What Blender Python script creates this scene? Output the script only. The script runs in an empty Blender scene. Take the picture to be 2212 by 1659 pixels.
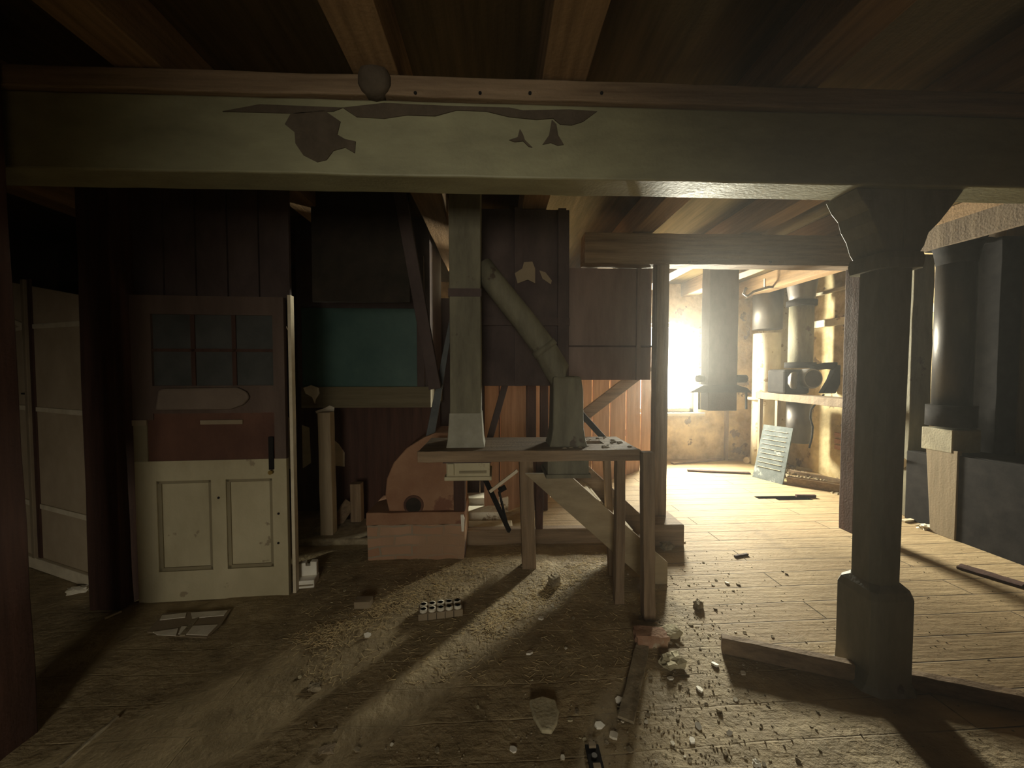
import bpy, bmesh, math, random
from math import sin, cos, tan, pi, radians, atan2, hypot
from mathutils import Vector, Matrix, noise
random.seed(7)
S = bpy.context.scene
COL = S.collection

# ---------------------------------------------------------------- camera, light, exposure
FPX = 850.0; YAW = radians(2.3); PIT = radians(2.0); EYE = 1.52
cd = bpy.data.cameras.new('camera'); cam = bpy.data.objects.new('camera', cd); COL.objects.link(cam)
cd.sensor_width = 36.0; cd.lens = 36.0 * FPX / 2212.0; cd.clip_start = 0.03; cd.clip_end = 100
cam.location = (0, 0, EYE); cam.rotation_euler = (radians(90) - PIT, 0, -YAW)
S.camera = cam
S.view_settings.view_transform = 'Standard'; S.view_settings.look = 'None'
S.view_settings.gamma = 1.0; S.view_settings.use_curve_mapping = False
S.view_settings.exposure = 0.0
try:
    S.cycles.use_denoising = True
    S.cycles.max_bounces = 10; S.cycles.diffuse_bounces = 6; S.cycles.sample_clamp_indirect = 6.0
    S.cycles.caustics_reflective = False; S.cycles.caustics_refractive = False
except Exception: pass
W = bpy.data.worlds.new('sky'); S.world = W; W.use_nodes = True
W.node_tree.nodes['Background'].inputs[0].default_value = (0.85, 0.93, 1.0, 1)
W.node_tree.nodes['Background'].inputs[1].default_value = 3.0

def area(name, loc, rot, sx, sy, power, col):
    l = bpy.data.lights.new(name, 'AREA'); l.shape = 'RECTANGLE'; l.size = sx; l.size_y = sy
    l.energy = power; l.color = col
    o = bpy.data.objects.new(name, l); COL.objects.link(o); o.location = loc; o.rotation_euler = rot
    return o
area('window_daylight', (3.0, 6.95, 1.80), (radians(-90), 0, 0), 0.80, 0.90, 1350, (1.0, 0.92, 0.76))
area('rear_window_daylight', (-0.35, -2.95, 1.45), (radians(90), 0, 0), 0.95, 1.1, 54, (1.0, 0.90, 0.68))

# ---------------------------------------------------------------- from picture to place
_r = Vector((cos(YAW), -sin(YAW), 0)); _f = Vector((sin(YAW)*cos(PIT), cos(YAW)*cos(PIT), -sin(PIT))); _u = _r.cross(_f)
def ray(x, y): return _f + _r*((x-1106.0)/FPX) + _u*((829.5-y)/FPX)
def at(x, y, Y):
    d = ray(x, y); return Vector((0, 0, EYE)) + d*(Y/d.y)
def fl(x, y, z=0.0):
    d = ray(x, y); return Vector((0, 0, EYE)) + d*((z-EYE)/d.z)

# ---------------------------------------------------------------- materials
MATS = {}
def mat(name, c1, c2, scale=(6, 6, 6), rough=0.85, bump=0.3, detail=8, spots=None, metal=0.0, contrast=(0.35, 0.68), fine=60.0, spec=0.3):
    """two-tone procedural surface; scale gives the grain direction; spots=(colour, scale, threshold) adds peeled or stained patches"""
    if name in MATS: return MATS[name]
    m = bpy.data.materials.new(name); m.use_nodes = True; N = m.node_tree.nodes; L = m.node_tree.links
    b = N['Principled BSDF']; b.inputs['Roughness'].default_value = rough; b.inputs['Metallic'].default_value = metal
    b.inputs['Specular IOR Level'].default_value = spec
    tc = N.new('ShaderNodeTexCoord'); mp = N.new('ShaderNodeMapping'); mp.inputs['Scale'].default_value = scale
    L.new(tc.outputs['Object'], mp.inputs[0])
    n1 = N.new('ShaderNodeTexNoise'); n1.inputs['Scale'].default_value = 1.0; n1.inputs['Detail'].default_value = detail; n1.inputs['Roughness'].default_value = 0.65
    L.new(mp.outputs[0], n1.inputs['Vector'])
    r = N.new('ShaderNodeValToRGB'); r.color_ramp.elements[0].position = contrast[0]; r.color_ramp.elements[1].position = contrast[1]
    r.color_ramp.elements[0].color = (*c1, 1); r.color_ramp.elements[1].color = (*c2, 1)
    L.new(n1.outputs['Fac'], r.inputs[0]); out = r.outputs[0]
    if spots:
        sc, ss, th = spots
        n2 = N.new('ShaderNodeTexNoise'); n2.inputs['Scale'].default_value = ss; n2.inputs['Detail'].default_value = 5; n2.inputs['Roughness'].default_value = 0.6
        L.new(tc.outputs['Object'], n2.inputs['Vector'])
        r2 = N.new('ShaderNodeValToRGB'); r2.color_ramp.elements[0].position = th; r2.color_ramp.elements[1].position = th+0.03
        L.new(n2.outputs['Fac'], r2.inputs[0])
        mx = N.new('ShaderNodeMix'); mx.data_type = 'RGBA'; L.new(r2.outputs[0], mx.inputs['Factor']); L.new(out, mx.inputs['A'])
        mx.inputs['B'].default_value = (*sc, 1); out = mx.outputs['Result']
    L.new(out, b.inputs['Base Color'])
    n3 = N.new('ShaderNodeTexNoise'); n3.inputs['Scale'].default_value = fine; n3.inputs['Detail'].default_value = 4
    L.new(tc.outputs['Object'], n3.inputs['Vector'])
    ad = N.new('ShaderNodeMath'); ad.operation = 'ADD'; L.new(n1.outputs['Fac'], ad.inputs[0]); L.new(n3.outputs['Fac'], ad.inputs[1])
    bp = N.new('ShaderNodeBump'); bp.inputs['Strength'].default_value = bump; bp.inputs['Distance'].default_value = 0.008
    L.new(ad.outputs[0], bp.inputs['Height']); L.new(bp.outputs[0], b.inputs['Normal'])
    MATS[name] = m; return m

GX, GY, GZ = (1.5, 22, 22), (22, 1.5, 22), (22, 22, 1.5)
M_beam = mat('painted beam', (0.20, 0.19, 0.115), (0.29, 0.28, 0.17), (3, 8, 8), 0.55, 0.25, spec=0.45)
M_ceil = mat('ceiling boards', (0.062, 0.044, 0.02), (0.105, 0.072, 0.034), GY, 0.95, 0.3, spec=0.0)
M_joist = mat('joist timber', (0.17, 0.105, 0.05), (0.31, 0.195, 0.097), GY, 0.8, 0.35)
M_woodx = mat('old timber x', (0.15, 0.10, 0.06), (0.30, 0.215, 0.135), GX, 0.8, 0.4)
M_woody = mat('old timber y', (0.15, 0.10, 0.06), (0.30, 0.215, 0.135), GY, 0.8, 0.4)
M_woodz = mat('old timber z', (0.15, 0.10, 0.06), (0.30, 0.215, 0.135), GZ, 0.8, 0.4)
M_darkz = mat('dark timber', (0.045, 0.022, 0.016), (0.085, 0.042, 0.03), GZ, 0.8, 0.3)
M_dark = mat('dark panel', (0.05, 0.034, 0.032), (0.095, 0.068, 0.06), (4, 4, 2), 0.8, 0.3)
M_brownp = mat('brown panel', (0.075, 0.05, 0.038), (0.13, 0.088, 0.068), (6, 6, 1.2), 0.6, 0.2)
M_brownw = mat('dim brown wall boards', (0.12, 0.085, 0.055), (0.19, 0.14, 0.09), GZ, 0.85, 0.3)
M_orange = mat('warm planks', (0.30, 0.17, 0.105), (0.46, 0.28, 0.185), (14, 14, 1.5), 0.75, 0.25)
M_column = mat('grey column paint', (0.18, 0.175, 0.145), (0.28, 0.27, 0.23), (7, 7, 2), 0.55, 0.25, spots=((0.09, 0.06, 0.045), 3.0, 0.64))
M_pipe = mat('trunk grey wood', (0.10, 0.09, 0.062), (0.19, 0.175, 0.12), (9, 9, 2), 0.75, 0.3, spots=((0.075, 0.055, 0.04), 3.3, 0.62))
M_metal = mat('dull sheet metal', (0.10, 0.09, 0.085), (0.17, 0.16, 0.15), (4, 4, 2), 0.5, 0.10, metal=0.45)
M_iron = mat('black iron', (0.012, 0.011, 0.011), (0.026, 0.023, 0.022), (9, 9, 9), 0.85, 0.06, metal=0.0, spec=0.06)
M_plaster = mat('yellowed plaster', (0.40, 0.29, 0.14), (0.74, 0.60, 0.35), (3.2, 3.2, 3.2), 0.9, 0.6, detail=12, spots=((0.24, 0.17, 0.11), 3.4, 0.60), contrast=(0.36, 0.60), fine=18)
M_white = mat('whitewash', (0.62, 0.57, 0.44), (0.85, 0.80, 0.66), (5, 5, 3), 0.9, 0.4, spots=((0.38, 0.30, 0.2), 5, 0.6))
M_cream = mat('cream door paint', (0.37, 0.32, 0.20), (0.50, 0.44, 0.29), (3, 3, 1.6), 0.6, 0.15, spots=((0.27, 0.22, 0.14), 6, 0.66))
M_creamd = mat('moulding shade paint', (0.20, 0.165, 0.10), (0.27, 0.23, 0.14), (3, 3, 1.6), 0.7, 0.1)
M_red = mat('red brown paint', (0.07, 0.03, 0.02), (0.14, 0.065, 0.04), (3, 3, 2), 0.7, 0.2)
M_rust = mat('red brown casing', (0.25, 0.125, 0.07), (0.38, 0.22, 0.13), (3, 3, 3), 0.75, 0.3, spots=((0.20, 0.09, 0.055), 2.4, 0.58))
M_teal = mat('teal paint', (0.03, 0.075, 0.065), (0.055, 0.11, 0.092), (3, 3, 3), 0.5, 0.12, spots=((0.10, 0.20, 0.165), 14, 0.72))
M_tan = mat('tan board', (0.22, 0.17, 0.11), (0.30, 0.235, 0.155), (3, 3, 3), 0.85, 0.15)
M_tanl = mat('pale batten', (0.50, 0.43, 0.31), (0.66, 0.58, 0.43), (8, 8, 8), 0.85, 0.2)
M_pale = mat('pale paper', (0.55, 0.50, 0.40), (0.75, 0.70, 0.58), (9, 9, 9), 0.85, 0.2)
M_ceramic = mat('white ceramic', (0.72, 0.68, 0.58), (0.85, 0.82, 0.74), (9, 9, 9), 0.4, 0.1)
M_greyp = mat('ribbed grey sheet', (0.10, 0.12, 0.125), (0.19, 0.215, 0.22), (9, 9, 9), 0.9, 0.3, spots=((0.36, 0.38, 0.35), 7, 0.62), spec=0.05)
M_dust = mat('grey brown dust', (0.17, 0.135, 0.085), (0.36, 0.30, 0.20), (14, 14, 14), 0.95, 0.6)
M_straw = mat('straw', (0.50, 0.38, 0.20), (0.75, 0.62, 0.36), (20, 20, 20), 0.8, 0.1)
M_flint = mat('stone', (0.34, 0.30, 0.19), (0.52, 0.46, 0.31), (10, 10, 10), 0.85, 0.6)
M_brick = mat('crumbling brick', (0.27, 0.14, 0.085), (0.40, 0.26, 0.17), (9, 9, 9), 0.9, 0.7, spots=((0.42, 0.34, 0.24), 8, 0.6))
M_paint_w = mat('white window paint', (0.62, 0.60, 0.52), (0.75, 0.72, 0.64), (8, 8, 8), 0.5, 0.1)
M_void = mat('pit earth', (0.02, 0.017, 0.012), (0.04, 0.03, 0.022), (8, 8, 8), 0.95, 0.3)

def floor_material():
    m = bpy.data.materials.new('dusty floor boards'); m.use_nodes = True; N = m.node_tree.nodes; L = m.node_tree.links
    b = N['Principled BSDF']; b.inputs['Roughness'].default_value = 0.75; b.inputs['Specular IOR Level'].default_value = 0.35
    tc = N.new('ShaderNodeTexCoord')
    def noi(scale, det=8, mapscale=(1, 1, 1), rough=0.62):
        mp = N.new('ShaderNodeMapping'); mp.inputs['Scale'].default_value = mapscale; mp.inputs['Rotation'].default_value = (0,0,radians(-1.5)); L.new(tc.outputs['Object'], mp.inputs[0])
        n = N.new('ShaderNodeTexNoise'); n.inputs['Scale'].default_value = scale; n.inputs['Detail'].default_value = det; n.inputs['Roughness'].default_value = rough
        L.new(mp.outputs[0], n.inputs['Vector']); return n.outputs['Fac']
    def ramp(src, p0, p1, c0, c1):
        r = N.new('ShaderNodeValToRGB'); r.color_ramp.elements[0].position = p0; r.color_ramp.elements[1].position = p1
        r.color_ramp.elements[0].color = (*c0, 1); r.color_ramp.elements[1].color = (*c1, 1); L.new(src, r.inputs[0]); return r.outputs[0]
    def mix(fac, a, bb):
        mx = N.new('ShaderNodeMix'); mx.data_type = 'RGBA'
        for s, v in (('Factor', fac), ('A', a), ('B', bb)):
            if isinstance(v, tuple): mx.inputs[s].default_value = (*v, 1)
            elif isinstance(v, float): mx.inputs[s].default_value = v
            else: L.new(v, mx.inputs[s])
        return mx.outputs['Result']
    def mth(op, a, bb):
        k = N.new('ShaderNodeMath'); k.operation = op
        for i, v in enumerate((a, bb)):
            if isinstance(v, (int, float)): k.inputs[i].default_value = v
            else: L.new(v, k.inputs[i])
        return k.outputs[0]
    br = N.new('ShaderNodeTexBrick'); br.inputs['Scale'].default_value = 1.0; br.inputs['Brick Width'].default_value = 3.3; br.inputs['Row Height'].default_value = 0.185
    br.inputs['Mortar Size'].default_value = 0.005; br.inputs['Mortar Smooth'].default_value = 0.9; br.offset = 0.37
    mpb = N.new('ShaderNodeMapping'); mpb.inputs['Rotation'].default_value = (0, 0, radians(-1.5)); L.new(tc.outputs['Object'], mpb.inputs[0])
    L.new(mpb.outputs[0], br.inputs['Vector'])
    br.inputs['Color1'].default_value = (0.25, 0.165, 0.08, 1); br.inputs['Color2'].default_value = (0.32, 0.225, 0.118, 1); br.inputs['Mortar'].default_value = (0.05, 0.033, 0.02, 1)
    grain = noi(1.0, 9, (1.6, 26, 1))
    wood = mix(ramp(grain, 0.3, 0.7, (0, 0, 0), (0.75, 0.75, 0.75)), br.outputs['Color'], (0.42, 0.31, 0.175))
    wood = mix(mth('MULTIPLY', br.outputs['Fac'], 0.9), wood, (0.05, 0.033, 0.02))
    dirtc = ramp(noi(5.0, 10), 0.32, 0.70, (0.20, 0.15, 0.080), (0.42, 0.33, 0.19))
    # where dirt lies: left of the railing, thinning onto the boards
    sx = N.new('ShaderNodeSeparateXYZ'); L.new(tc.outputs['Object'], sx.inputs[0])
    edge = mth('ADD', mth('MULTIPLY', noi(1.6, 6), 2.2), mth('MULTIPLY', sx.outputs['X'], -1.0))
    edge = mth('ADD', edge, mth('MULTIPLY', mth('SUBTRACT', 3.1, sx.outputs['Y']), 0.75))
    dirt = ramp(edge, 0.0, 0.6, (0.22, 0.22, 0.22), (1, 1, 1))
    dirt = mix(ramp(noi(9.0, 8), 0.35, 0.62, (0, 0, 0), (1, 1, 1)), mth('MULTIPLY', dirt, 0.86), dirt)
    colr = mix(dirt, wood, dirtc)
    st = ramp(noi(1.3, 6, rough=0.7), 0.56, 0.72, (0, 0, 0), (0.55, 0.55, 0.55))
    colr = mix(st, colr, (0.12, 0.085, 0.045))
    moss = ramp(noi(2.7, 5), 0.55, 0.66, (0, 0, 0), (0.5, 0.5, 0.5))
    far = mth('MULTIPLY', moss, mth('MULTIPLY', mth('GREATER_THAN', sx.outputs['Y'], 4.7), mth('GREATER_THAN', sx.outputs['X'], 2.3)))
    colr = mix(far, colr, (0.30, 0.36, 0.10))
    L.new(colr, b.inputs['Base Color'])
    rough_ = mth('ADD', mth('MULTIPLY', noi(28, 6), 0.6), mth('MULTIPLY', noi(7, 8), 1.0))
    h = mth('ADD', mth('MULTIPLY', rough_, mth('ADD', mth('MULTIPLY', dirt, 0.85), 0.15)), mth('MULTIPLY', grain, 0.45))
    h = mth('SUBTRACT', h, mth('MULTIPLY', mth('MULTIPLY', br.outputs['Fac'], 1.2), mth('SUBTRACT', 1.05, dirt)))
    bp = N.new('ShaderNodeBump'); bp.inputs['Strength'].default_value = 0.75; bp.inputs['Distance'].default_value = 0.022
    L.new(h, bp.inputs['Height']); L.new(bp.outputs[0], b.inputs['Normal'])
    return m

def glass_material():
    m = bpy.data.materials.new('window glass'); m.use_nodes = True; N = m.node_tree.nodes; L = m.node_tree.links
    N.remove(N['Principled BSDF'])
    t = N.new('ShaderNodeBsdfTransparent'); t.inputs[0].default_value = (0.93, 0.95, 0.93, 1)
    g = N.new('ShaderNodeBsdfGlossy'); g.inputs['Roughness'].default_value = 0.08
    mx = N.new('ShaderNodeMixShader'); mx.inputs[0].default_value = 0.06
    L.new(t.outputs[0], mx.inputs[1]); L.new(g.outputs[0], mx.inputs[2]); L.new(mx.outputs[0], N['Material Output'].inputs[0])
    return m
M_glass = glass_material()

def brick_material():
    m = bpy.data.materials.new('red brick courses'); m.use_nodes = True; N = m.node_tree.nodes; L = m.node_tree.links
    b = N['Principled BSDF']; b.inputs['Roughness'].default_value = 0.9
    tc = N.new('ShaderNodeTexCoord'); mp = N.new('ShaderNodeMapping'); mp.inputs['Rotation'].default_value = (radians(90), 0, 0)
    L.new(tc.outputs['Object'], mp.inputs[0])
    nz = N.new('ShaderNodeTexNoise'); nz.inputs['Scale'].default_value = 5; L.new(tc.outputs['Object'], nz.inputs['Vector'])
    av = N.new('ShaderNodeMix'); av.data_type = 'RGBA'; av.inputs['Factor'].default_value = 0.06
    L.new(mp.outputs[0], av.inputs['A']); L.new(nz.outputs['Color'], av.inputs['B'])
    br = N.new('ShaderNodeTexBrick'); br.inputs['Scale'].default_value = 1; br.inputs['Brick Width'].default_value = 0.24; br.inputs['Row Height'].default_value = 0.075
    br.inputs['Mortar Size'].default_value = 0.008; L.new(av.outputs['Result'], br.inputs['Vector'])
    br.inputs['Color1'].default_value = (0.33, 0.17, 0.095, 1); br.inputs['Color2'].default_value = (0.44, 0.27, 0.17, 1); br.inputs['Mortar'].default_value = (0.30, 0.24, 0.17, 1)
    mx = N.new('ShaderNodeMix'); mx.data_type = 'RGBA'
    r = N.new('ShaderNodeValToRGB'); r.color_ramp.elements[0].position = .45; r.color_ramp.elements[1].position = .62
    n2 = N.new('ShaderNodeTexNoise'); n2.inputs['Scale'].default_value = 3.5; n2.inputs['Detail'].default_value = 7; L.new(tc.outputs['Object'], n2.inputs['Vector'])
    L.new(n2.outputs['Fac'], r.inputs[0]); L.new(r.outputs[0], mx.inputs['Factor']); L.new(br.outputs['Color'], mx.inputs['A']); mx.inputs['B'].default_value = (0.35, 0.22, 0.135, 1)
    L.new(mx.outputs['Result'], b.inputs['Base Color'])
    bp = N.new('ShaderNodeBump'); bp.inputs['Strength'].default_value = 0.6; bp.inputs['Distance'].default_value = 0.02
    ad = N.new('ShaderNodeMath'); ad.operation = 'SUBTRACT'; L.new(n2.outputs['Fac'], ad.inputs[0]); L.new(br.outputs['Fac'], ad.inputs[1])
    L.new(ad.outputs[0], bp.inputs['Height']); L.new(bp.outputs[0], b.inputs['Normal'])
    return m
M_bricks = brick_material()

# ---------------------------------------------------------------- mesh helpers (world coordinates in, local to the thing out)
class MB:
    def __init__(s): s.v = []; s.f = []
    def poly(s, pts, faces):
        n = len(s.v); s.v += [Vector(p) for p in pts]; s.f += [[n+i for i in f] for f in faces]; return s
    def box(s, x0, x1, y0, y1, z0, z1):
        p = [(x0,y0,z0),(x1,y0,z0),(x1,y1,z0),(x0,y1,z0),(x0,y0,z1),(x1,y0,z1),(x1,y1,z1),(x0,y1,z1)]
        return s.poly(p, [(0,3,2,1),(4,5,6,7),(0,1,5,4),(1,2,6,5),(2,3,7,6),(3,0,4,7)])
    def hexa(s, p):   # eight corners: bottom ring then top ring
        return s.poly(p, [(0,3,2,1),(4,5,6,7),(0,1,5,4),(1,2,6,5),(2,3,7,6),(3,0,4,7)])
    def bar(s, a, b, w, h, up=(0,0,1), n=1, amp=0.0):
        """square bar from a to b, w wide, h high; n segments with wobble amp"""
        a = Vector(a); b = Vector(b); d = (b-a).normalized(); up = Vector(up)
        if abs(d.dot(up)) > 0.98: up = Vector((0,1,0))
        sx = d.cross(up).normalized(); uz = sx.cross(d).normalized()
        pts = []; fc = []
        for i in range(n+1):
            c = a.lerp(b, i/n)
            for (i1, j1) in ((-1,-1),(1,-1),(1,1),(-1,1)):
                jit = Vector((0,0,0)) if not amp else Vector([random.uniform(-amp, amp) for _ in range(3)])
                pts.append(c + sx*(i1*w/2) + uz*(j1*h/2) + jit)
        for i in range(n):
            for k in range(4):
                q = (k+1) % 4; fc.append((i*4+k, i*4+q, i*4+4+q, i*4+4+k))
        fc.append((3,2,1,0)); e = n*4; fc.append((e,e+1,e+2,e+3))
        return s.poly(pts, fc)
    def tube(s, path, rad, seg=20, cap=True):
        """round tube along path; rad number or list"""
        P = [Vector(p) for p in path]; R = rad if isinstance(rad, (list, tuple)) else [rad]*len(P)
        pts = []; fc = []; prev = None
        for i, p in enumerate(P):
            if i == 0: d = P[1]-P[0]
            elif i == len(P)-1: d = P[-1]-P[-2]
            else: d = (P[i+1]-P[i]).normalized() + (P[i]-P[i-1]).normalized()
            if d.length < 1e-9: d = Vector((0,0,1))
            d.normalize()
            if prev is None:
                ref = Vector((0,1,0)) if abs(d.y) < 0.9 else Vector((1,0,0))
                ax = d.cross(ref).normalized()
            else:
                ax = (prev - d*prev.dot(d)).normalized()
            prev = ax; ay = d.cross(ax)
            for k in range(seg):
                t = 2*pi*k/seg; pts.append(p + ax*(R[i]*cos(t)) + ay*(R[i]*sin(t)))
        for i in range(len(P)-1):
            for k in range(seg):
                q = (k+1) % seg; fc.append((i*seg+k, i*seg+q, (i+1)*seg+q, (i+1)*seg+k))
        if cap:
            fc.append(tuple(range(seg-1, -1, -1))); e = (len(P)-1)*seg; fc.append(tuple(e+k for k in range(seg)))
        return s.poly(pts, fc)
    def prism(s, outline, d):   # planar outline (list of 3D points) pushed by vector d
        n = len(outline); d = Vector(d); pts = [Vector(p) for p in outline] + [Vector(p)+d for p in outline]
        fc = [tuple(range(n)), tuple(range(2*n-1, n-1, -1))] + [((k+1) % n, k, n+k, n+(k+1) % n) for k in range(n)]
        return s.poly(pts, fc)
    def rsec(s, secs):   # rectangular trunk through sections (cx, cy, z, halfx, halfy)
        pts = []; fc = []
        for (cx, cy, z, hx, hy) in secs:
            pts += [(cx-hx,cy-hy,z),(cx+hx,cy-hy,z),(cx+hx,cy+hy,z),(cx-hx,cy+hy,z)]
        for i in range(len(secs)-1):
            for k in range(4):
                q = (k+1) % 4; fc.append((i*4+k, i*4+q, i*4+4+q, i*4+4+k))
        fc.append((3,2,1,0)); e = (len(secs)-1)*4; fc.append((e,e+1,e+2,e+3))
        return s.poly(pts, fc)
    def build(s, name, m, parent=None, smooth=False, bevel=0.0, origin=None):
        if parent is not None: o0 = Vector(parent['_o'])
        elif origin is not None: o0 = Vector(origin)
        else:
            xs = [p.x for p in s.v]; ys = [p.y for p in s.v]; zs = [p.z for p in s.v]
            o0 = Vector(((min(xs)+max(xs))/2, (min(ys)+max(ys))/2, min(zs)))
        me = bpy.data.meshes.new(name); me.from_pydata([tuple(p-o0) for p in s.v], [], s.f); me.materials.append(m)
        bm = bmesh.new(); bm.from_mesh(me); bmesh.ops.recalc_face_normals(bm, faces=bm.faces); bm.to_mesh(me); bm.free()
        if smooth:
            for p in me.polygons: p.use_smooth = len(p.vertices) <= 4
        o = bpy.data.objects.new(name, me); COL.objects.link(o)
        if parent is not None: o.parent = parent; o['_o'] = tuple(o0)
        else: o.location = o0; o['_o'] = tuple(o0)
        if bevel:
            bv = o.modifiers.new('bevel', 'BEVEL'); bv.width = bevel; bv.segments = 2; bv.limit_method = 'ANGLE'
        return o
def tag(o, label, cat, group=None):
    o['label'] = label; o['category'] = cat
    if group: o['group'] = group
    return o
def thing(name, label, cat, loc, group=None):
    o = bpy.data.objects.new(name, None); COL.objects.link(o); o.location = loc; o['_o'] = tuple(loc); o.empty_display_size = 0.1
    return tag(o, label, cat, group)
def struct(name, mb, m, **k):
    o = mb.build(name, m, origin=(0,0,0), **k); o['kind'] = 'structure'; return o

# ================================================================ THE ROOM
XL, XR, YB, YF = -5.0, 4.75, -3.0, 6.55     # left, right, rear, far
CZ = 2.97                                   # underside of the boards above the joists
# floor with a real hole where a board is missing
hx0, hx1, hy0, hy1 = 3.10, 3.72, 4.42, 4.575
def lines(a, b, st, extra):
    n = int(round((b-a)/st)); L_ = [a+(b-a)*i/n for i in range(n+1)]
    L_ = [v for v in L_ if all(abs(v-e) > 0.018 for e in extra)] + list(extra); return sorted(L_)
xs = lines(XL-0.1, XR+0.1, 0.055, [hx0, hx0+0.2, hx1]); ys = lines(YB-0.1, YF+0.4, 0.055, [hy0, hy0+0.06, hy1])
def ground(x, y):
    """height of dust and rubble lying on the boards"""
    dirt = max(0.0, min(1.0, (1.15 - x)/0.5)) * max(0.0, min(1.0, (4.2-y)))
    h = dirt*(0.016*noise.noise(Vector((x*2.2, y*2.2, 3))) + 0.010*noise.noise(Vector((x*9, y*9, 7))))
    h += 0.006*noise.noise(Vector((x*14, y*14, 1)))*max(0.0, 1-abs(x-1.25)/0.5)*max(0, min(1, 3.4-y))
    h += 0.012*max(0, 1-abs(y-1.45-0.06*x)/0.05)*max(0, min(1, (x-0.75)*3))*max(0, min(1, (2.0-x)*3))  # low ridge of dust
    return h
mb = MB(); nx = len(xs)
mb.v = [Vector((x, y, ground(x, y))) for y in ys for x in xs]
for j in range(len(ys)-1):
    for i in range(nx-1):
        cx, cy = (xs[i]+xs[i+1])/2, (ys[j]+ys[j+1])/2
        if hx0 < cx < hx1 and hy0 < cy < hy1 and not (cx < hx0+0.2 and cy < hy0+0.06): continue
        mb.f.append([j*nx+i, j*nx+i+1, (j+1)*nx+i+1, (j+1)*nx+i])
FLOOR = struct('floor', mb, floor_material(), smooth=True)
pit = MB()
pit.poly([(hx0-.3,hy0-.3,-.02),(hx1+.3,hy0-.3,-.02),(hx1+.3,hy1+.3,-.02),(hx0-.3,hy1+.3,-.02),(hx0-.3,hy0-.3,-.5),(hx1+.3,hy0-.3,-.5),(hx1+.3,hy1+.3,-.5),(hx0-.3,hy1+.3,-.5)],
         [(4,5,6,7),(0,1,5,4),(1,2,6,5),(2,3,7,6),(3,0,4,7)])
struct('trim_1', pit, M_void)
struct('ceiling', MB().box(XL-.1, XR+.1, YB-.1, YF+.4, CZ, CZ+.12), M_ceil)
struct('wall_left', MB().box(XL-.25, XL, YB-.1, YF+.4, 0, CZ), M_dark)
# right wall of plaster, thick
struct('wall_right', MB().box(XR, XR+.35, 3.9, YF+.4, 0, CZ), M_plaster)
mb = MB()
for i in range(23): mb.box(XR-.02, XR+.30, -0.8+i*.205, -0.8+i*.205+.20, 0, CZ)
mb.box(XR, XR+.3, YB-.1, -.8, 0, CZ)
struct('wall_right_boards', mb, M_brownw)
# far wall with an arched window opening
wx0, wx1, wz0, wz1 = 2.28, 3.43, 0.80, 2.20
mb = MB(); T = 0.38
mb.box(XL, wx0, YF, YF+T, 0, CZ); mb.box(wx1, XR, YF, YF+T, 0, CZ); mb.box(wx0, wx1, YF, YF+T, 0, wz0)
arc = [(wx0 + (wx1-wx0)*i/14, wz1 + 0.13*sin(pi*i/14)) for i in range(15)]
for i in range(14):
    (a, za), (b, zb) = arc[i], arc[i+1]
    mb.hexa([(a,YF,za),(b,YF,zb),(b,YF+T,zb),(a,YF+T,za),(a,YF,CZ),(b,YF,CZ),(b,YF+T,CZ),(a,YF+T,CZ)])
struct('wall_far', mb, M_plaster)
struct('trim_2', MB().box(wx0-.06, wx1+.10, YF-.07, YF+.30, wz0-.045, wz0), M_paint_w, bevel=.006)   # sill
wf = MB(); fy0, fy1 = YF+.17, YF+.225
for (a, b, c, d) in ((wx0, wx0+.06, wz0, wz1+.02), (wx1-.06, wx1, wz0, wz1+.02), (wx0, wx1, wz0, wz0+.06), (wx0+.53, wx0+.60, wz0, wz1+.1), (wx0, wx1, wz0+.95, wz0+.985)):
    wf.box(a, b, fy0, fy1, c, d)
for i in range(14):
    (a, za), (b, zb) = arc[i], arc[i+1]; wf.hexa([(a,fy0,za-.06),(b,fy0,zb-.06),(b,fy1,zb-.06),(a,fy1,za-.06),(a,fy0,za),(b,fy0,zb),(b,fy1,zb),(a,fy1,za)])
WIN = struct('window_1', wf, M_paint_w)
for (a, b) in ((wx0+.05, wx0+.54), (wx0+.59, wx1-.05)):
    for (c, d, t) in ((wz0+.05, wz0+.96, 0), (wz0+.975, wz1+.05, 1)):
        MB().box(a, b, fy0+.025, fy0+.029, c, d).build('pane', M_glass, WIN)
# added wall, opening cut to mask light, and the rear wall with its window
mb = MB(); dx0, dx1, dz, dy = -2.20, 0.42, 1.35, -0.80
mb.box(XL, dx0, dy-.15, dy, 0, CZ).box(dx1, XR, dy-.15, dy, 0, CZ)
na = [(dx0, 1.40), (-.98, 1.46), (-.80, 1.62), (-.60, 2.15), (-.15, 2.32), (.12, 2.0), (.28, 1.55), (dx1, 1.25)]
for i in range(7):
    (a, za), (b, zb) = na[i], na[i+1]
    mb.hexa([(a,dy-.15,za),(b,dy-.15,zb),(b,dy,zb),(a,dy,za),(a,dy-.15,CZ),(b,dy-.15,CZ),(b,dy,CZ),(a,dy,CZ)])
struct('wall_near', mb, M_dark)
mb = MB(); rx0, rx1, rz0, rz1 = -0.85, 0.15, 0.85, 2.05
mb.box(XL, rx0, YB-.1, YB+.1, 0, CZ).box(rx1, XR, YB-.1, YB+.1, 0, CZ).box(rx0, rx1, YB-.1, YB+.1, 0, rz0).box(rx0, rx1, YB-.1, YB+.1, rz1, CZ)
struct('wall_rear', mb, M_plaster)
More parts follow.
